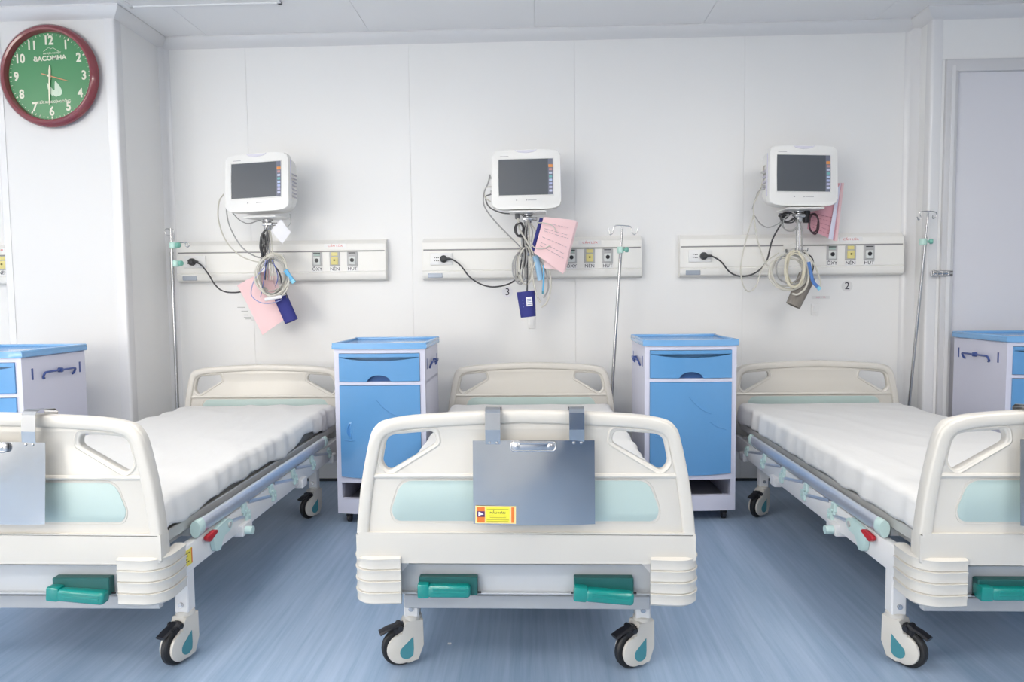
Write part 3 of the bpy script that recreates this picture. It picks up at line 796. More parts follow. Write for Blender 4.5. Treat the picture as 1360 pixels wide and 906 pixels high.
# ------------------------------------------------------------------ bedhead service rails
def rail_prof(): return [(0, 0), (0, .258), (.022, .258), (.050, .232), (.058, .200), (.058, .190), (.050, .188), (.050, .182), (.060, .180), (.062, .060), (.058, .056), (.064, .050), (.063, .028), (.054, .010), (.035, .0)]
def make_rail(x0, x1, label):
    t = thing('service_rail', label, 'wall rail', (x0, 0, 1.30), 0, 'bedhead service rails on the back wall'); W = x1-x0
    b = B(); n = len(rail_prof())
    A = [b.verts.new((0.004, -y, z)) for y, z in rail_prof()]; Q = [b.verts.new((W-.004, -y, z)) for y, z in rail_prof()]
    for k in range(n): b.faces.new((A[k], A[(k+1) % n], Q[(k+1) % n], Q[k]))
    b.faces.new(A); b.faces.new(Q[::-1]); obj('rail_body', b, RAILP, t)
    b = B(); span(b, (.004, W-.004), (-.0545, -.040), (.1815, .189)); obj('rail_groove', b, GROOVE, t)
    for xa, xb in ((0, .006), (W-.006, W)):
        b = B(); sc = [(-y*1.02, z*1.0+(.001 if z > .1 else -.001)) for y, z in rail_prof() if not (.18 < z < .1895)]
        prism(b, sc, xa, xb, 'YZ'); obj('end_cap', b, RAILP, t)
    b = B(); span(b, (.035, .125), (-.0655, -.045), (.012, .040), .002); o = obj('name_badge', b, mat('badge_silver', (.36, .40, .47), .35, .3), t)
    # power socket with its dark holes
    b = B(); span(b, (.050, .190), (-.072, -.058), (.090, .166), .004, 2); s = obj('power_socket', b, SOCK, t)
    b = B()
    for x in (.078, .090, .102):
        for z in (.118, .136): cyl(b, (x, -.0725, z), (x, -.0715, z), .0035, 8)
    obj('socket_hole', b, INK, s)
    # three gas outlets measured from the right end
    for k, (dx, nm, m_, lab) in enumerate(((.435, 'ÔXY', GASG, 'green tinted oxygen outlet'), (.323, 'NÉN', GASY, 'yellow compressed air outlet'), (.211, 'HÚT', GASP, 'grey suction outlet'))):
        cx = W-dx; b = B(); span(b, (cx-.033, cx+.033), (-.066, -.058), (.090, .180), .003); o = obj('gas_outlet', b, GASP, t); o['label'] = lab
        b = B(); span(b, (cx-.022, cx+.022), (-.074, -.064), (.100, .150), .004, 2); obj('outlet_socket', b, GASY if k == 1 else mat('pale_outlet', (.72, .75, .74), .35), o)
        b = B(); span(b, (cx-.020, cx+.020), (-.069, -.064), (.156, .178), .002); obj('outlet_flap', b, m_, o)
        b = B(); lathe(b, (cx, -.073, .128), (0, -1, 0), [(0, .013 if k != 1 else .006), (.004, .012 if k != 1 else .006)], 16); 
        if k != 1: span(b, (cx-.022, cx+.022), (-.071, -.068), (.170, .175))
        obj('outlet_port', b, BLACK if k != 1 else mat('dark_olive', (.15, .13, .03)), o)
        b = B(); span(b, (cx-.033, cx+.033), (-.0655, -.058), (.058, .089)); obj('name_plate', b, SOCK, o)
        text('outlet_name', nm, .030, INK, (cx, -.0662, .0735), o, wscale=1.0)
    # red caution strip
    b = B(); span(b, (W-.39, W-.25), (-.0575, -.045), (.205, .232)); bmesh.ops.rotate(b, cent=(0, -.0515, .205), matrix=Matrix.Rotation(-.0, 3, 'X'), verts=b.verts); n_ = obj('notice_strip', b, SOCK, t)
    text('notice_text', 'CẤM LỬA', .017, RED, (W-.32, -.0580, .218), n_, wscale=1.15, spacing=1.15)
    return t
make_rail(-2.290, -.952, 'cream service rail above the left bed with sockets and three gas outlets')
make_rail(-.720, .648, 'cream service rail above the middle bed, crossed by a drip stand')
make_rail(.884, 2.243, 'cream service rail above the right bed, touching the corner by the door')
make_rail(-3.10-1.36, -3.102, 'cream service rail of the next bay, glimpsed left of the pillar')

# ------------------------------------------------------------------ numbers, switches
for u, v, n_ in ((674, 388, '3'), (1125, 380, '2')):
    p = at(u, v, -.002); t = thing('bed_number_disc', 'white round sticker with a black 3 left of the navy cuff' if n_ == '3' else 'dull white round sticker with a black 2 under the right service rail', 'number sign', p)
    b = B(); cyl(b, (0, 0.0015, 0), (0, -.0005, 0), .034, 32); obj('disc', b, PAPERW if n_ == '3' else mat('dull_paper', (.74, .74, .74), .7), t)
    text('numeral', n_, .064, INK, (0, -.0012, 0), t)
for u, v, lab in ((1082, 411, 'small white wall switch under the rail by the right bed'), (706, 429, 'small white wall switch below the navy cuff'), (338, 418, 'small white wall switch behind the pink card of the left bay')):
    p = at(u, v, -.004); t = thing('wall_switch', lab, 'switch', (p.x, 0, p.z), 0, 'switches under the service rails')
    b = B(); span(b, (-.022, .022), (-.008, 0), (-.036, .036), .003, 2); o = obj('switch_plate', b, SOCK, t)
    b = B(); span(b, (-.012, .012), (-.012, -.006), (-.020, .020), .002); obj('rocker', b, SOCK, t)
t = thing('wall_label', 'tiny pink printed strip on the wall above the right switch', 'label', at(1090, 395, -.001))
obj('strip', span(B(), (-.055, .055), (-.001, .001), (-.009, .009)), mat('dull_paper', (.74, .74, .74), .7), t)
text('strip_text', 'GỌI Y TÁ', .014, mat('pink_print', (.70, .35, .45), .7), (0, -.0015, 0), t)
t = thing('wall_label', 'sheet of small faint print on the wall beside the pink card', 'label', at(334, 418, -.001))
b = B()
for z, a, q in ((.045, -.07, -.02), (.02, -.045, .0), (-.005, -.03, .0), (-.02, -.03, .02), (-.03, -.02, .03)): span(b, (a-.02, q-.02), (-.001, .0), (z, z+.005))
obj('printed_lines', b, mat('grey_print', (.5, .5, .5), .7), t)
obj('clear_film', span(B(), (-.10, .04), (-.0002, .0008), (-.05, .06)), WALL, t)

# ------------------------------------------------------------------ patient monitors
def make_monitor():
    t = thing('patient_monitor', '', 'monitor')
    W, H = .405, .345
    def face(w, h, arch, bot, r_):
        return rounded([(-w/2, -h/2+bot), (-w/2+.004, h/2-.01), (-w/4, h/2), (w/4, h/2), (w/2-.004, h/2-.01), (w/2, -h/2+bot), (w/3, -h/2), (-w/3, -h/2)], [r_, r_, .02, .02, r_, r_, .03, .03], 6)
    b = B()
    prism(b, face(W, H, .01, .014, .028), 0, .045, 'XZ', .010)
    prism(b, face(W-.03, H-.025, .01, .03, .03), .040, .135, 'XZ', .012)
    obj('casing', b, MONW, t)
    b = B(); prism(b, face(W+.002, H-.02, .01, .03, .03), .028, .034, 'XZ'); obj('seam_band', b, LILAC, t)
    # recessed screen frame
    b = B()
    sx0, sx1, sz0, sz1 = -.160, .158, -.095, .119
    sweep(b, [(sx0, -.002, sz0), (sx1, -.002, sz0), (sx1, -.002, sz1), (sx0, -.002, sz1)], .004, 6, True)
    obj('bezel', b, MONW, t)
    obj('screen', span(B(), (sx0, sx1-.030), (-.0022, .004), (sz0, sz1)), SCREEN, t, smooth=False)
    k = obj('key_strip', span(B(), (sx1-.030, sx1), (-.0022, .004), (sz0, sz1)), SCREENB, t, smooth=False)
    cols = [(.75, .30, .08), (.55, .30, .30), (.55, .6, .75), (.2, .5, .5), (.5, .6, .8), (.45, .5, .75), (.5, .5, .7), (.6, .62, .8)]
    for i, cc in enumerate(cols):
        z = sz1-.045-i*.0205; b = B(); s_ = .009 if i else .012
        prism(b, rounded([(sx1-.015-s_, z-s_*.7), (sx1-.015+s_, z-s_*.7), (sx1-.015+s_, z+s_*.7), (sx1-.015-s_, z+s_*.7)], .003, 3), -.0032, -.002, 'XZ')
        obj('key_icon', b, mat('key_icon_%d' % i, cc, .4), k)
    # top handle recess, marks
    b = B(); sweep(b, catmull([(-.062, -.001, H/2-.002), (-.045, -.0015, H/2-.013), (0, -.0015, H/2-.019), (.045, -.0015, H/2-.013), (.062, -.001, H/2-.002)], 6), .0022, 6); prism(b, rounded([(-.058, H/2-.004), (.058, H/2-.004), (.035, H/2-.017), (-.035, H/2-.017)], .012, 4), -.0008, .01, 'XZ'); obj('handle_recess', b, mat('pale_lilac', (.72, .71, .80), .4), t)
    b = B(); lathe(b, (-.055, 0, -.121), (0, -1, 0), [(0, .004), (.0012, .004)], 12); prism(b, [(0, -.125), (.008, -.121), (0, -.117)], -.0012, 0, 'XZ'); span(b, (.010, .060), (-.001, 0), (-.1225, -.1200)); span(b, (-.15, -.10), (-.001, 0), (.133, .1355)); obj('front_mark', b, mat('mark_grey', (.35, .33, .36), .6), t)
    b = B()
    for i in range(7): span(b, (W/2-.012, W/2-.006), (.055, .12), (-.08+i*.022, -.075+i*.022))
    for i in range(4): span(b, (-W/2+.006, -W/2+.014), (.06, .11), (-.06+i*.03, -.045+i*.03), .002)
    obj('side_vent', b, mat('vent_grey', (.55, .53, .60), .5), t)
    b = B()
    for z in (-.05, .03): cyl(b, (-W/2+.014, .08, z), (-W/2-.012, .08, z), .008, 10)
    obj('cable_socket', b, GREYM, t)
    return t
def make_mount(name_lab, p, foot, rz):
    """p: joint below the tray; the post runs down to the hook bar and the arm goes back to the rail"""
    t = thing('monitor_mount', name_lab, 'bracket', p, 0, 'monitor brackets on the service rails')
    b = B(); box(b, (0, -.02, .040), (.215, .16, .010), .004, Matrix.Rotation(rz, 4, 'Z')); obj('tray', b, MONW, t)
    b = B(); lathe(b, (0, 0, -.035), (0, 0, 1), [(0, .014), (.006, .024), (.030, .026), (.036, .019), (.055, .019), (.060, .030), (.068, .030)], 20); span(b, (-.03, .03), (-.022, .022), (-.006, .016), .005, 2)
    cyl(b, (.03, 0, .005), (.055, 0, .005), .010, 12); obj('tilt_joint', b, STEEL, t)
    dz = foot-p.z
    b = B(); cyl(b, (0, 0, -.03), (0, 0, dz), .011, 14); obj('post', b, STEEL, t)
    yw = -p.y
    b = B(); span(b, (-.013, .013), (0, yw-.063), (dz+.02, dz+.05), .004); span(b, (-.02, .02), (yw-.068, yw-.06), (dz+.01, dz+.06), .003); obj('wall_arm', b, RAILP, t)
    for x in (-.035, .0, .035):
        b = sweep(B(), catmull([(x*.4, -.004, dz+.005), (x, -.02, dz+.004), (x, -.045, dz-.002), (x, -.052, dz+.016)], 5), .003, 6); obj('cable_hook', b, STEEL, t)
    return t
mon = make_monitor()
MONS = [(340.5, 242, -.34, .13, -.025, 'white patient monitor above the left bed, turned slightly and showing its right side'),
        (698.5, 238, -.34, .03, -.004, 'white patient monitor above the middle bed'),
        (1067.5, 233, -.34, -.10, .012, 'white patient monitor above the right bed, a pink folder behind it')]
JOINTS = []
for i, (u, v, Y, rz, ry, lab) in enumerate(MONS):
    mo = mon if i == 0 else dup(mon)
    mo['label'] = lab; mo['group'] = 'patient monitors over the beds'
    p = at(u, v, Y); mo.location = p; mo.rotation_euler = (-.10 if i == 0 else -.05, ry, -rz*1.0)
MJ = [(356, 299), (701, 292), (1061, 288)]
for i, (u, v) in enumerate(MJ):
    Y = -.26; p = at(u, v, Y); foot = at(u, (349, 340, 334)[i], Y).z
    make_mount(['silver swivel bracket under the left monitor with bundled cables', 'silver swivel bracket under the middle monitor behind a blue strip', 'silver swivel bracket under the right monitor above the cream cable coil'][i], p, foot, (-.2, 0, .1)[i])

def cable(name, pts, Y, r, mt, label, cat='cable', group=None, parent=None, n=6, sides=6):
    """pts: (u, v[, depth]) measured in the photograph, at real depth Y"""
    P = [at(p[0], p[1], p[2] if len(p) > 2 else Y) for p in pts]
    b = sweep(B(), catmull(P, n), r, sides)
    o = obj(name, b, mt, parent)
    if label: tag(o, label, cat, group)
    return o
def plug_cord(pu, pv, pts, label):
    p = at(pu, pv, -.085)
    t = thing('power_cord', label, 'power cord', (0, 0, 0), 0, 'black power cords of the monitors')
    b = B(); p0 = Vector((p.x, -.072, p.z)); lathe(b, p0, (0, -1, 0), [(0, .022), (.006, .024), (.022, .021), (.030, .012)], 18); sweep(b, [(p.x+.005, -.092, p.z), (p.x+.03, -.094, p.z), (p.x+.045, -.094, p.z-.002)], .008, 8); obj('plug', b, CABLED, t)
    P = [Vector((p.x+.03, -.094, p.z))]+[at(q[0], q[1], q[2]) for q in pts]
    obj('cord', sweep(B(), catmull(P, 6), .0048, 8), CABLED, t)
plug_cord(254.5, 348, [(268, 353, -.10), (278, 366, -.11), (284, 376, -.12), (293, 385, -.12), (305, 388.5, -.12), (322, 387, -.13), (338, 378, -.16), (346, 350, -.19), (350, 322, -.21)], 'black power cord plugged in at the left rail, curling behind the pink card')
plug_cord(589, 344, [(601, 345, -.10), (612, 353, -.11), (624, 368, -.12), (640, 378, -.12), (658, 381, -.13), (680, 375, -.15), (690, 360, -.19), (694, 330, -.21), (696, 312, -.21)], 'black power cord plugged in at the middle rail, dipping beside the number 3')
plug_cord(935, 340, [(947, 341, -.10), (958, 348, -.11), (970, 362, -.12), (986, 367, -.13), (1004, 362, -.14), (1018, 347, -.17), (1026, 318, -.20), (1040, 294, -.22), (1049, 285, -.22)], 'black power cord plugged in at the right rail, rising to the monitor bracket')

def loops(u, v, ru, rv, n, Y, r, mt, seed, name, label, parent=None, jit=3, tail=None, squeeze=0):
    rnd = random.Random(seed); pts = []
    for k in range(n*10+1):
        a = k/10*2*PI; f = k/(n*10)
        wob = 1+rnd.uniform(-.04, .04); j = rnd.uniform(-jit, jit)*.3
        cu = u+math.sin(k*.37+seed)*jit*.5; cv = v+math.cos(k*.23+seed)*jit*.6
        su = ru*(1-squeeze*(.5+.5*math.cos(a)))
        pts.append((cu+su*math.sin(a)*wob+j, cv-rv*math.cos(a)*wob, Y-.03*math.sin(k*.31+seed)-.008*(k % 7)/7))
    return cable(name, (tail or [])+pts, Y, r, mt, label, parent=parent, n=4)
# left bay cables
t = thing('cable_bundle', 'coiled cream monitor cables hanging under the left monitor', 'cable bundle', (0, 0, 0), 0, 'monitor cable bundles')
cable('cable', [(297, 258, -.27), (291, 268), (290, 291), (299, 318), (318, 339), (342, 348), (352, 345)], -.25, .0042, CABLEW, None, parent=t)
cable('cable', [(301, 266, -.27), (301, 282), (306, 303), (321, 328), (340, 341), (355, 342)], -.24, .0042, CABLEG, None, parent=t)
cable('cable', [(309, 283, -.27), (318, 292), (330, 297), (344, 293), (352, 296)], -.24, .0035, CABLEG, None, parent=t)
loops(362, 366, 20, 27, 5, -.30, .0052, CABLEW, 3, 'coil', None, t, 4)
loops(361, 364, 17, 25, 3, -.285, .0045, mat('grey_cream_cable', (.46, .45, .42), .5), 8, 'coil', None, t, 4)
for q, m_ in ((353, CABLEG), (357, CABLEW), (360, CABLEW), (350, CABLED)):
    cable('cable', [(356, 300), (q, 312), (q+1, 328), (q+3, 346), (q+2, 372)], -.275-(q % 3)*.006, .0042, m_, None, parent=t)
cable('cable', [(362, 345), (372, 348), (380, 354), (384, 362), (387, 370)], -.31, .003, CABLEG, None, parent=t)
cable('cable', [(353, 345), (350, 356), (340, 368), (335, 380), (334, 392), (342, 400), (352, 403), (364, 402), (374, 398)], -.33, .0028, mat('pale_blue_lead', (.30, .33, .60), .5), None, parent=t)
cable('cable', [(356, 345), (352, 360), (350, 374), (346, 395)], -.315, .0026, CABLEB, None, parent=t)
cable('cable', [(361, 345), (366, 356), (369, 368), (366, 380)], -.315, .003, CABLEB, None, parent=t)
cable('cable', [(378, 382), (380, 390), (381, 396)], -.31, .003, CABLED, None, parent=t)
loops(349.5, 325, 3.5, 14, 3, -.27, .0048, CABLED, 5, 'dark_lead_loop', None, t, 2)
loops(352, 316, 4, 10, 2, -.285, .0045, mat('mid_grey_cable', (.14, .14, .14), .5), 9, 'dark_lead_loop', None, t, 2)

def card(name, pts, Y, mt, label, cat, curl=.01, tilt=0, group=None, thick=.0012, n=10, solid=False):
    """bent sheet between four measured corners TL, TR, BR, BL"""
    c = [at(p[0], p[1], p[2] if len(p) > 2 else Y) for p in pts]; b = B(); G = []
    for i in range(n+1):
        row = []
        for j in range(n+1):
            u_, v_ = i/n, j/n
            q = (c[0]*(1-u_)+c[1]*u_)*(1-v_)+(c[3]*(1-u_)+c[2]*u_)*v_
            row.append(b.verts.new((q.x, q.y-curl*math.sin(u_*PI)+curl*.5*math.sin(v_*5), q.z)))
        G.append(row)
    for i in range(n):
        for j in range(n): b.faces.new((G[i][j], G[i+1][j], G[i+1][j+1], G[i][j+1]))
    bmesh.ops.recalc_face_normals(b, faces=b.faces)
    ext = bmesh.ops.solidify(b, geom=list(b.faces), thickness=thick)
    o = obj(name, b, mt); 
    if label: tag(o, label, cat, group)
    return o, c
def writing(parent, c, rows, mt, off=.012, seed=1):
    rnd = random.Random(seed); b = B()
    for v_ in rows:
        x = .12
        while x < .85:
            w_ = rnd.uniform(.04, .14); q0 = (c[0]*(1-x)+c[1]*x)*(1-v_)+(c[3]*(1-x)+c[2]*x)*v_; x2 = min(.9, x+w_)
            q1 = (c[0]*(1-x2)+c[1]*x2)*(1-v_)+(c[3]*(1-x2)+c[2]*x2)*v_
            sweep(b, [q0+Vector((0, -off-.001, 0)), (q0+q1)/2+Vector((0, -off-.0015, rnd.uniform(-.002, .002))), q1+Vector((0, -off-.001, 0))], .0011, 4)
            x = x2+rnd.uniform(.02, .06)
    return obj('handwriting', b, mt, parent)
pk, c = card('pink_card', [(315, 379), (357, 357), (378, 425), (349, 445)], -.235, PINK, 'plain pink card hanging below the left monitor behind the cable coil', 'card', .010)
pk2, c2 = card('pink_card', [(326, 372, -.22), (365, 366, -.22), (381, 414, -.22), (348, 432, -.225)], -.22, mat('pale_pink_card', (.88, .68, .70), .7), 'second paler pink card tucked behind the first in the left bay', 'card', .006)
tg, c = card('paper_tag', [(373, 291), (386, 308), (375, 324), (360, 306)], -.32, PAPERW, 'blank white square paper tag turned on its corner under the left monitor', 'tag', .003)
cable('tag_cord', [(385, 284), (386, 296), (380, 303)], -.315, .0022, CABLEG, None, parent=tg)
# pulse probes
def probe(pts, Y, mt, label, w=.010, tip=None):
    P = [at(p[0], p[1], Y) for p in pts]; t = thing('pulse_probe', label, 'sensor', (0, 0, 0))
    b = sweep(B(), catmull(P, 5), w, 10, r2=w*.65); obj('probe_shell', b, mt, t)
    if tip: obj('probe_tip', sweep(B(), [P[-1], P[-1]+(P[-1]-P[-2]).normalized()*.02], w*1.1, 10, r2=w*.7), tip, t)
    return t
probe([(379, 359), (383, 365), (388, 372)], -.32, PROBE, 'sky blue finger probe hanging right of the left cable coil', .013, mat('pale_probe', (.25, .62, .82), .35))
probe([(352, 398), (362, 396), (374, 394)], -.335, PAPERW, 'white finger probe lying across the left cable coil', .010)
# cuffs
def cuff(label, c0, c1, w0, w1, Y, mt, Y2=None, patch=False, dx=.028, lead=None):
    """a rolled pressure cuff: flattened tube between two measured axis points"""
    a, b_ = at(c0[0], c0[1], Y), at(c1[0], c1[1], Y2 or Y); t = thing('pressure_cuff', label, 'cuff', (0, 0, 0), 0, 'rolled blood pressure cuffs')
    ax = (b_-a).normalized(); side = ax.cross(Vector((0, 1, 0))).normalized(); front = Vector((0, -1, 0))
    b = B(); R = []; n = 40; steps = 6
    for s in range(steps+1):
        f_ = s/steps; p = a.lerp(b_, f_); w_ = w0+(w1-w0)*f_; ro, ri = [], []
        for k in range(n+1):
            th = k/n*2*PI*1.12-.3; g = 1-.07*k/n
            d = side*math.cos(th)*w_*g+front*math.sin(th)*dx*g
            ro.append(b.verts.new(p+d)); ri.append(b.verts.new(p+d*.93))
        R.append((ro, ri))
    for (A, Ai), (Q, Qi) in zip(R[:-1], R[1:]):
        for k in range(n): b.faces.new((A[k], A[k+1], Q[k+1], Q[k])); b.faces.new((Ai[k], Qi[k], Qi[k+1], Ai[k+1]))
        b.faces.new((A[0], Q[0], Qi[0], Ai[0])); b.faces.new((A[-1], Ai[-1], Qi[-1], Q[-1]))
    for (A, Ai) in (R[0], R[-1]):
        for k in range(n): b.faces.new((A[k], Ai[k], Ai[k+1], A[k+1]))
    obj('cuff_band', b, mt, t)
    if patch:
        b = B(); cpt = a.lerp(b_, .42)+front*(dx+.002)+side*.0
        M = Matrix.Translation(cpt) @ Matrix(((side.x, 0, -ax.x, 0), (side.y, 1, -ax.y, 0), (side.z, 0, -ax.z, 0), (0, 0, 0, 1)))
        q = B(); span(q, (-.002, .034) if side.x > 0 else (-.034, .002), (-.0015, .003), (-.026, .03), .001); bmesh.ops.transform(q, matrix=M, verts=q.verts); pl = obj('size_label', q, PAPERW, t)
        q = B()
        sg = 1 if side.x > 0 else -1
        for z in (-.018, -.006, .004, .014): span(q, (sg*.004, sg*.028), (-.0022, -.0014), (z, z+.003))
        for z in (-.03, -.01, .01): span(q, (sg*-.024, sg*-.018), (-.001, .0015), (z, z+.008))
        bmesh.ops.transform(q, matrix=M, verts=q.verts); obj('label_print', q, CABLEB, pl)
    if lead: obj('air_hose', sweep(B(), catmull([at(*p) for p in lead], 6), .0042, 8), CABLED, t)
    return t
cuff('navy blue pressure cuff hanging beside the pink card under the left monitor', (373, 395), (387, 427), .042, .042, -.27, NAVY, lead=[(358, 345, -.27), (372, 365, -.26), (374, 392, -.27)])
cuff('navy blue pressure cuff with white label hanging under the middle monitor', (698, 387), (701.5, 421), .056, .046, -.262, NAVY, Y2=-.305, dx=.040, patch=True, lead=[(700, 300, -.26), (700, 330, -.275), (700.5, 360, -.275), (700, 388, -.27)])
cuff('taupe pressure cuff hanging under the right monitor', (1072, 366), (1053, 406), .052, .044, -.26, TAUPE, Y2=-.28, dx=.034, lead=[(1066, 335, -.26), (1078, 342, -.27), (1080, 356, -.27), (1074, 370, -.26)])
b = sweep(B(), [at(720, 290, -.29), at(714, 312, -.29), at(708, 334, -.29)], .015, 10, r2=.010)
tag(obj('cuff_strap', b, NAVY), 'narrow navy strap hanging beside the pink sheet under the middle monitor', 'strap')
# middle bay cables and papers
ps, c = card('pink_sheet', [(722, 288), (766, 293), (748, 364), (709, 336)], -.33, PINK, 'pink written sheet hanging at an angle under the middle monitor', 'paper', .010)
writing(ps, c, (.16, .30, .36, .52, .66, .74), INKF, .014, 4)
ps2, c = card('pink_sheet', [(728, 292, -.31), (768, 295, -.315), (751, 361, -.315), (722, 356, -.31)], -.31, mat('pale_pink_card', (.9, .62, .66)), 'second pink sheet behind the written one in the middle bay', 'paper', .006)
t = thing('cable_bundle', 'tangled grey cables hanging under the middle monitor', 'cable bundle', (0, 0, 0), 0, 'monitor cable bundles')
cable('cable', [(651, 232, -.27), (648, 244), (643, 256), (643, 273), (656, 292), (675, 312), (692, 330), (697, 345)], -.25, .0042, CABLEG, None, parent=t)
cable('cable', [(652, 258, -.27), (645, 262), (650, 275), (668, 283), (690, 284), (698, 290)], -.24, .0042, mat('mid_grey_cable', (.14, .14, .14)), None, parent=t)
cable('cable', [(653, 248, -.27), (645, 250), (644, 262), (652, 268)], -.25, .0035, CABLEW, None, parent=t)
for q, m_, r_ in ((694, CABLEG, .005), (698, CABLEG, .005), (703, CABLEW, .005), (707, CABLEG, .004), (711, CABLEW, .004), (696, CABLED, .006)):
    cable('cable', [(701, 292), (q, 306), (q-1, 322), (q+2, 338), (q, 356)], -.275-(q % 3)*.008, r_, m_, None, parent=t)
loops(689, 356, 7, 20, 3, -.27, .0045, CABLEG, 12, 'coil', None, t, 3)
loops(697, 352, 9, 24, 2, -.285, .0045, CABLEW, 15, 'coil', None, t, 3)
cable('cable', [(688, 290), (690, 304), (698, 318), (706, 332), (711, 346), (707, 360), (709, 376), (713, 392), (718, 402)], -.30, .0055, CABLEW, None, parent=t)
cable('cable', [(713, 338), (724, 348), (731, 366), (731, 386), (726, 402), (719, 408)], -.29, .0052, CABLEW, None, parent=t)
cable('cable', [(711, 336), (721, 352), (727, 368), (728, 384), (722, 396)], -.285, .0045, CABLEG, None, parent=t)
cable('cable', [(713, 296), (722, 296), (734, 300), (739, 308)], -.35, .003, CABLEW, None, parent=t)
cable('cable', [(704, 320), (710, 329), (722, 330), (731, 326)], -.35, .003, CABLEW, None, parent=t)
cable('cable', [(700, 352), (700, 366), (700, 384)], -.31, .003, CABLED, None, parent=t)
loops(690, 305, 5, 9, 3, -.29, .0045, CABLED, 21, 'dark_lead_loop', None, t, 2)
bb = at(687, 286, -.26); obj('connector_block', box(B(), bb, (.028, .03, .045), .006, seg=2), mat('mid_grey_cable', (.14, .14, .14)), t)
probe([(711, 340), (715, 356), (718, 372)], -.295, mat('clear_blue_bag', (.26, .46, .66), .3), 'light blue probe pouch hanging among the cables under the middle monitor', .018)
probe([(722, 352), (722, 370), (721, 386)], -.31, PROBE, 'slim blue probe lead beside the middle cable bundle', .005, mat('green_blue_tip', (.05, .25, .35)))
# right bay cables, folder
fo = thing('pink_folder', 'dusky pink folder with pale edge tucked behind the right monitor', 'folder', (0, 0, 0))
o, c = card('folder_cover', [(1078, 246), (1118, 243), (1108, 320), (1072, 304)], -.16, PINKD, None, None, .006); o.parent = fo; writing(o, c, (.62, .70, .78, .86, .93), mat('rose_ink', (.40, .15, .20), .8), .008, 9)
o, c = card('folder_edge', [(1112, 250, -.175), (1117, 243, -.175), (1106, 319, -.175), (1100, 317, -.175)], -.175, mat('lilac_paper_edge', (.72, .72, .86), .6), None, None, .002); o.parent = fo
o, c = card('folder_back', [(1118, 243, -.150), (1121, 243, -.150), (1112, 320, -.150), (1108, 320, -.150)], -.15, PINK, None, None, .002); o.parent = fo
t = thing('cable_bundle', 'large cream cable coil hanging under the right monitor', 'cable bundle', (0, 0, 0), 0, 'monitor cable bundles')
cable('cable', [(1019, 220, -.27), (1014, 222), (1014, 236), (1008, 256), (1001, 273), (1003, 300), (1007, 322), (1016, 348), (1024, 356)], -.25, .0045, CABLEW, None, parent=t)
cable('cable', [(1018, 250, -.27), (1008, 254), (1004, 262), (999, 278)], -.25, .0035, CABLEG, None, parent=t)
cable('cable', [(1001, 285), (991, 318), (984, 353), (986, 376), (994, 387), (1004, 380), (1011, 360), (1020, 346), (1034, 336)], -.24, .0040, CABLEW, None, parent=t)
cable('cable', [(1002, 286), (1010, 297), (1020, 302), (1032, 298), (1040, 292)], -.24, .0035, CABLEG, None, parent=t)
loops(1046, 361, 24, 22, 4, -.29, .0052, CABLEW, 31, 'coil', None, t, 5)
loops(1056, 357, 12, 23, 4, -.31, .0052, mat('warm_cream_cable', (.66, .62, .50), .5), 35, 'coil', None, t, 4)
loops(1050, 356, 18, 20, 2, -.30, .0045, CABLEG, 41, 'coil', None, t, 4)
cable('cable', [(1066, 336), (1072, 350), (1074, 366), (1070, 382), (1060, 391), (1052, 390)], -.335, .006, CABLEW, None, parent=t)
cable('cable', [(1068, 333), (1078, 346), (1086, 362), (1090, 376), (1088, 384)], -.32, .0045, CABLEW, None, parent=t)
for q, m_ in ((1058, CABLEG), (1062, PAPERW), (1065, CABLEG)):
    cable('cable', [(1060, 292), (q, 306), (q, 322), (q+1, 338)], -.285-(q % 3)*.006, .0045, m_, None, parent=t)
cable('lead_connector', [(1044, 331), (1045, 336), (1046, 341)], -.30, .006, mat('mid_grey_cable', (.14, .14, .14)), None, parent=t)
loops(1081, 297, 6.5, 13, 2, -.27, .0048, mat('dark_maroon_lead', (.05, .02, .03), .5), 44, 'dark_lead_loop', None, t, 2)
loops(1046, 289, 9, 6, 3, -.25, .0045, CABLED, 47, 'dark_lead_loop', None, t, 2)
loops(1049, 296, 10, 11, 2, -.28, .003, CABLEG, 52, 'dark_lead_loop', None, t, 2)
bb = at(1071, 288, -.25); obj('connector_block', box(B(), bb, (.035, .04, .07), .006, seg=2), BLACK, t)
bb = at(1040, 287, -.25); obj('connector_block', box(B(), bb, (.05, .03, .022), .005, Matrix.Rotation(.35, 4, 'Y'), 2), BLACK, t)
probe([(1074, 348), (1077, 362), (1080, 374), (1086, 381)], -.345, mat('royal_blue_probe', (.08, .20, .52), .35), 'royal blue finger probe hanging right of the cream coil of the right monitor', .010, mat('pale_probe', (.25, .62, .82)))

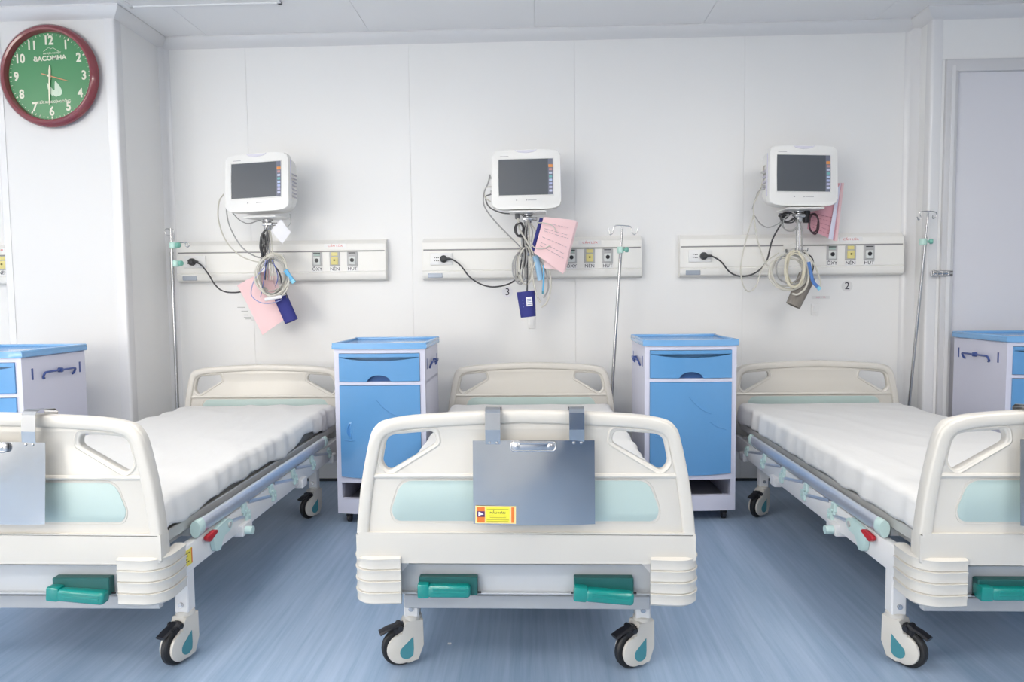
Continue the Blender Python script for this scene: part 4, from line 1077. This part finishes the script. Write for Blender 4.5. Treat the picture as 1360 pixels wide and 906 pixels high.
# ------------------------------------------------------------------ drip stands
def stand(label, top, bot, hooks, clamps, y0=-.25, r=.0085, low=None):
    t = thing('drip_stand', label, 'drip stand', (0, 0, 0), 0, 'steel drip stands by the back wall')
    a = at(top[0], top[1], y0); b_ = at(bot[0], bot[1], y0 if low is None else low)
    d = (b_-a); e = a+d*((a.z-.0)/(a.z-b_.z))
    mid = a.lerp(b_, .13)
    b = cyl(B(), a, mid, r*.72, 12); obj('inner_pole', b, STEEL, t)
    b = cyl(B(), mid, e, r*1.12, 14); obj('outer_pole', b, STEEL, t)
    b = B(); lathe(b, e, (0, 0, 1), [(0, .016), (.02, .016), (.03, .011)], 14); obj('foot_cap', b, RUB, t)
    for hk in hooks:
        b = sweep(B(), catmull([at(*p) if len(p) > 2 else at(p[0], p[1], y0) for p in hk], 6), .0032, 8); obj('hook', b, STEEL, t)
    for (u, v, s) in clamps:
        p = at(u, v, y0); b = lathe(B(), p-Vector((0, 0, .02)), (0, 0, 1), [(0, .014*s), (.004, .018*s), (.034, .018*s), (.038, .014*s)], 16); cl = obj('clamp_collar', b, MINTD, t)
        b = lathe(B(), p+Vector((.018*s, -.008, 0)), (.9, -.4, 0), [(0, .008), (.008, .008), (.010, .016), (.024, .016), (.028, .012)], 12); obj('clamp_knob', b, mat('green_knob', (.20, .50, .42), .4), cl)
    return t
stand('steel drip stand with mint clamps in the corner beside the pillar', (227, 303), (236, 545), [[(226, 313), (221, 312), (219, 306), (223, 304), (227, 308)], [(229, 322), (240, 322.5), (248, 322), (252, 326)], [(246, 322), (247, 327), (250, 328), (253, 325)], [(230, 304), (231, 312), (231, 320)]], [(230, 326, 1.2), (234, 350, 1.1)], -.28, .0095)
stand('steel drip stand with two hooks standing behind the head of the middle bed', (826.5, 301), (811, 548), [[(827, 299.5), (818, 299.5), (815, 303), (813, 310), (810, 311.5), (809, 306), (808, 303)], [(827, 299.5), (836, 300.5), (839, 303), (840, 309), (843, 311.5), (846, 307), (847, 303)]], [(824, 332, 1.1)], -.25)
stand('steel drip stand leaning in the corner beside the grey door', (1233, 281), (1208, 530), [[(1233, 280.5), (1222, 282), (1223, 289), (1220, 292), (1218, 288)], [(1233, 280.5), (1243, 282), (1243, 288), (1239, 290), (1239, 285)]], [(1226, 321, 1.15)], -.27, .0075, low=-.17)

# ------------------------------------------------------------------ wall clock
cc = at(66, 101, -.53); ck = thing('wall_clock', 'round wall clock with maroon frame and green face on the pillar', 'clock', (cc.x, PY-.004, cc.z)); R = .285
b = lathe(B(), (0, 0, 0), (0, -1, 0), [(0, R*.93), (.010, R*.97), (.026, R), (.040, R*.985), (.052, R*.94), (.056, R*.90), (.052, R*.865), (.040, R*.845), (.030, R*.84), (.012, R*.835)], 72)
obj('frame', b, MAROON, ck)
b = cyl(B(), (0, -.014, 0), (0, -.022, 0), R*.842, 64); face_ = obj('dial', b, CLOCKG, ck)
for h in range(1, 13):
    a = h/12*2*PI; q = text_bm(str(h), .068, off=.0022); bmesh.ops.transform(q, matrix=Matrix.Translation((math.sin(a)*R*.685, -.0228, math.cos(a)*R*.685)) @ Matrix.Diagonal((.85, 1, 1, 1)), verts=q.verts); obj('numeral', q, CREAMP, face_, smooth=False)
b = B()
for k in range(60):
    a = k/60*2*PI; M = Matrix.Translation((math.sin(a)*R*.80, -.0226, math.cos(a)*R*.80)) @ Matrix.Rotation(a, 4, 'Y')
    box(b, M.to_translation(), (.0022 if k % 5 else .007, .0008, .010 if k % 5 else .012), 0, Matrix.Rotation(a, 4, 'Y'))
mk = obj('minute_mark', b, CREAMP, face_)
text('brand_text', 'BACOMHA', .036, CREAMP, (.005, -.0228, .098), face_, Matrix.Rotation(-.05, 4, 'Y'), 1.05, off=.0008)
text('brand_line', 'NHỰA NHIỆT', .013, CREAMP, (.018, -.0228, .126), face_, Matrix.Rotation(-.05, 4, 'Y'), 1.3)
text('motto', 'VÌ SỨC KHỎE CỘNG ĐỒNG', .0185, CREAMP, (.012, -.0228, -.142), face_, Matrix.Rotation(-.04, 4, 'Y'), .86, off=.0004)
b = B(); sweep(b, [(-.032, -.0226, .135), (.0, -.0226, .158), (.012, -.0226, .150), (.024, -.0226, .156), (.055, -.0226, .136)], .0012, 4); sweep(b, [(-.09, -.0226, .088), (-.078, -.0226, .098), (-.07, -.0226, .084), (-.058, -.0226, .092)], .004, 4); obj('mountain_mark', b, CREAMP, face_)
b = B(); ey = -.0232
for pts in ([(-.028, -.030), (-.020, -.075), (.0, -.108), (.012, -.104), (.006, -.070), (-.012, -.050)], [(.022, -.022), (.018, -.06), (.020, -.10), (.040, -.112), (.058, -.100), (.060, -.080), (.046, -.052), (.034, -.038)], [(.006, -.078), (.030, -.070), (.044, -.095), (.030, -.115), (.012, -.110)]):
    prism(b, [(p[0]+.005, p[1]) for p in rounded(pts, .012, 3)], ey, -.0216, 'XZ'); ey -= .0003
obj('leaf_emblem', b, mat('pale_green_print', (.62, .74, .60), .5), face_)
def hand(name, a, l, tail, w_, y, m_):
    d = Vector((math.sin(a), 0, math.cos(a))); n_ = Vector((d.z, 0, -d.x)); b = B()
    pts = [(-tail, w_*.8), (l*.5, w_), (l, w_*.35)]
    V = [b.verts.new(d*p+n_*q+Vector((0, y, 0))) for p, q in pts]+[b.verts.new(d*p-n_*q+Vector((0, y, 0))) for p, q in reversed(pts)]
    f_ = b.faces.new(V); e = bmesh.ops.extrude_face_region(b, geom=[f_]); bmesh.ops.translate(b, verts=[v for v in e['geom'] if isinstance(v, bmesh.types.BMVert)], vec=(0, -.0015, 0))
    return obj(name, b, m_, ck)
IV = mat('ivory_hand', (.85, .80, .62), .4)
hand('minute_hand', math.radians(183), .160, .03, .0045, -.029, IV); hand('hour_hand', math.radians(3), .060, .02, .0065, -.026, IV); hand('second_hand', math.radians(106), .115, .045, .0028, -.032, mat('orange_hand', (.72, .32, .18), .4))
obj('hand_hub', cyl(B(), (0, -.022, 0), (0, -.036, 0), .007, 16), IV, ck)

# floor scrap by the middle bed
p = at(597, 856, -2.2)
t_ = (CAM.z)/(CAM.z-p.z) if p.z < CAM.z else 1
q = CAM+(p-CAM)*t_
tag(obj('paper_scrap', box(B(), (q.x, q.y, .003), (.012, .008, .004), .001), PAPERW), 'tiny pale scrap on the blue floor under the middle bed', 'scrap')
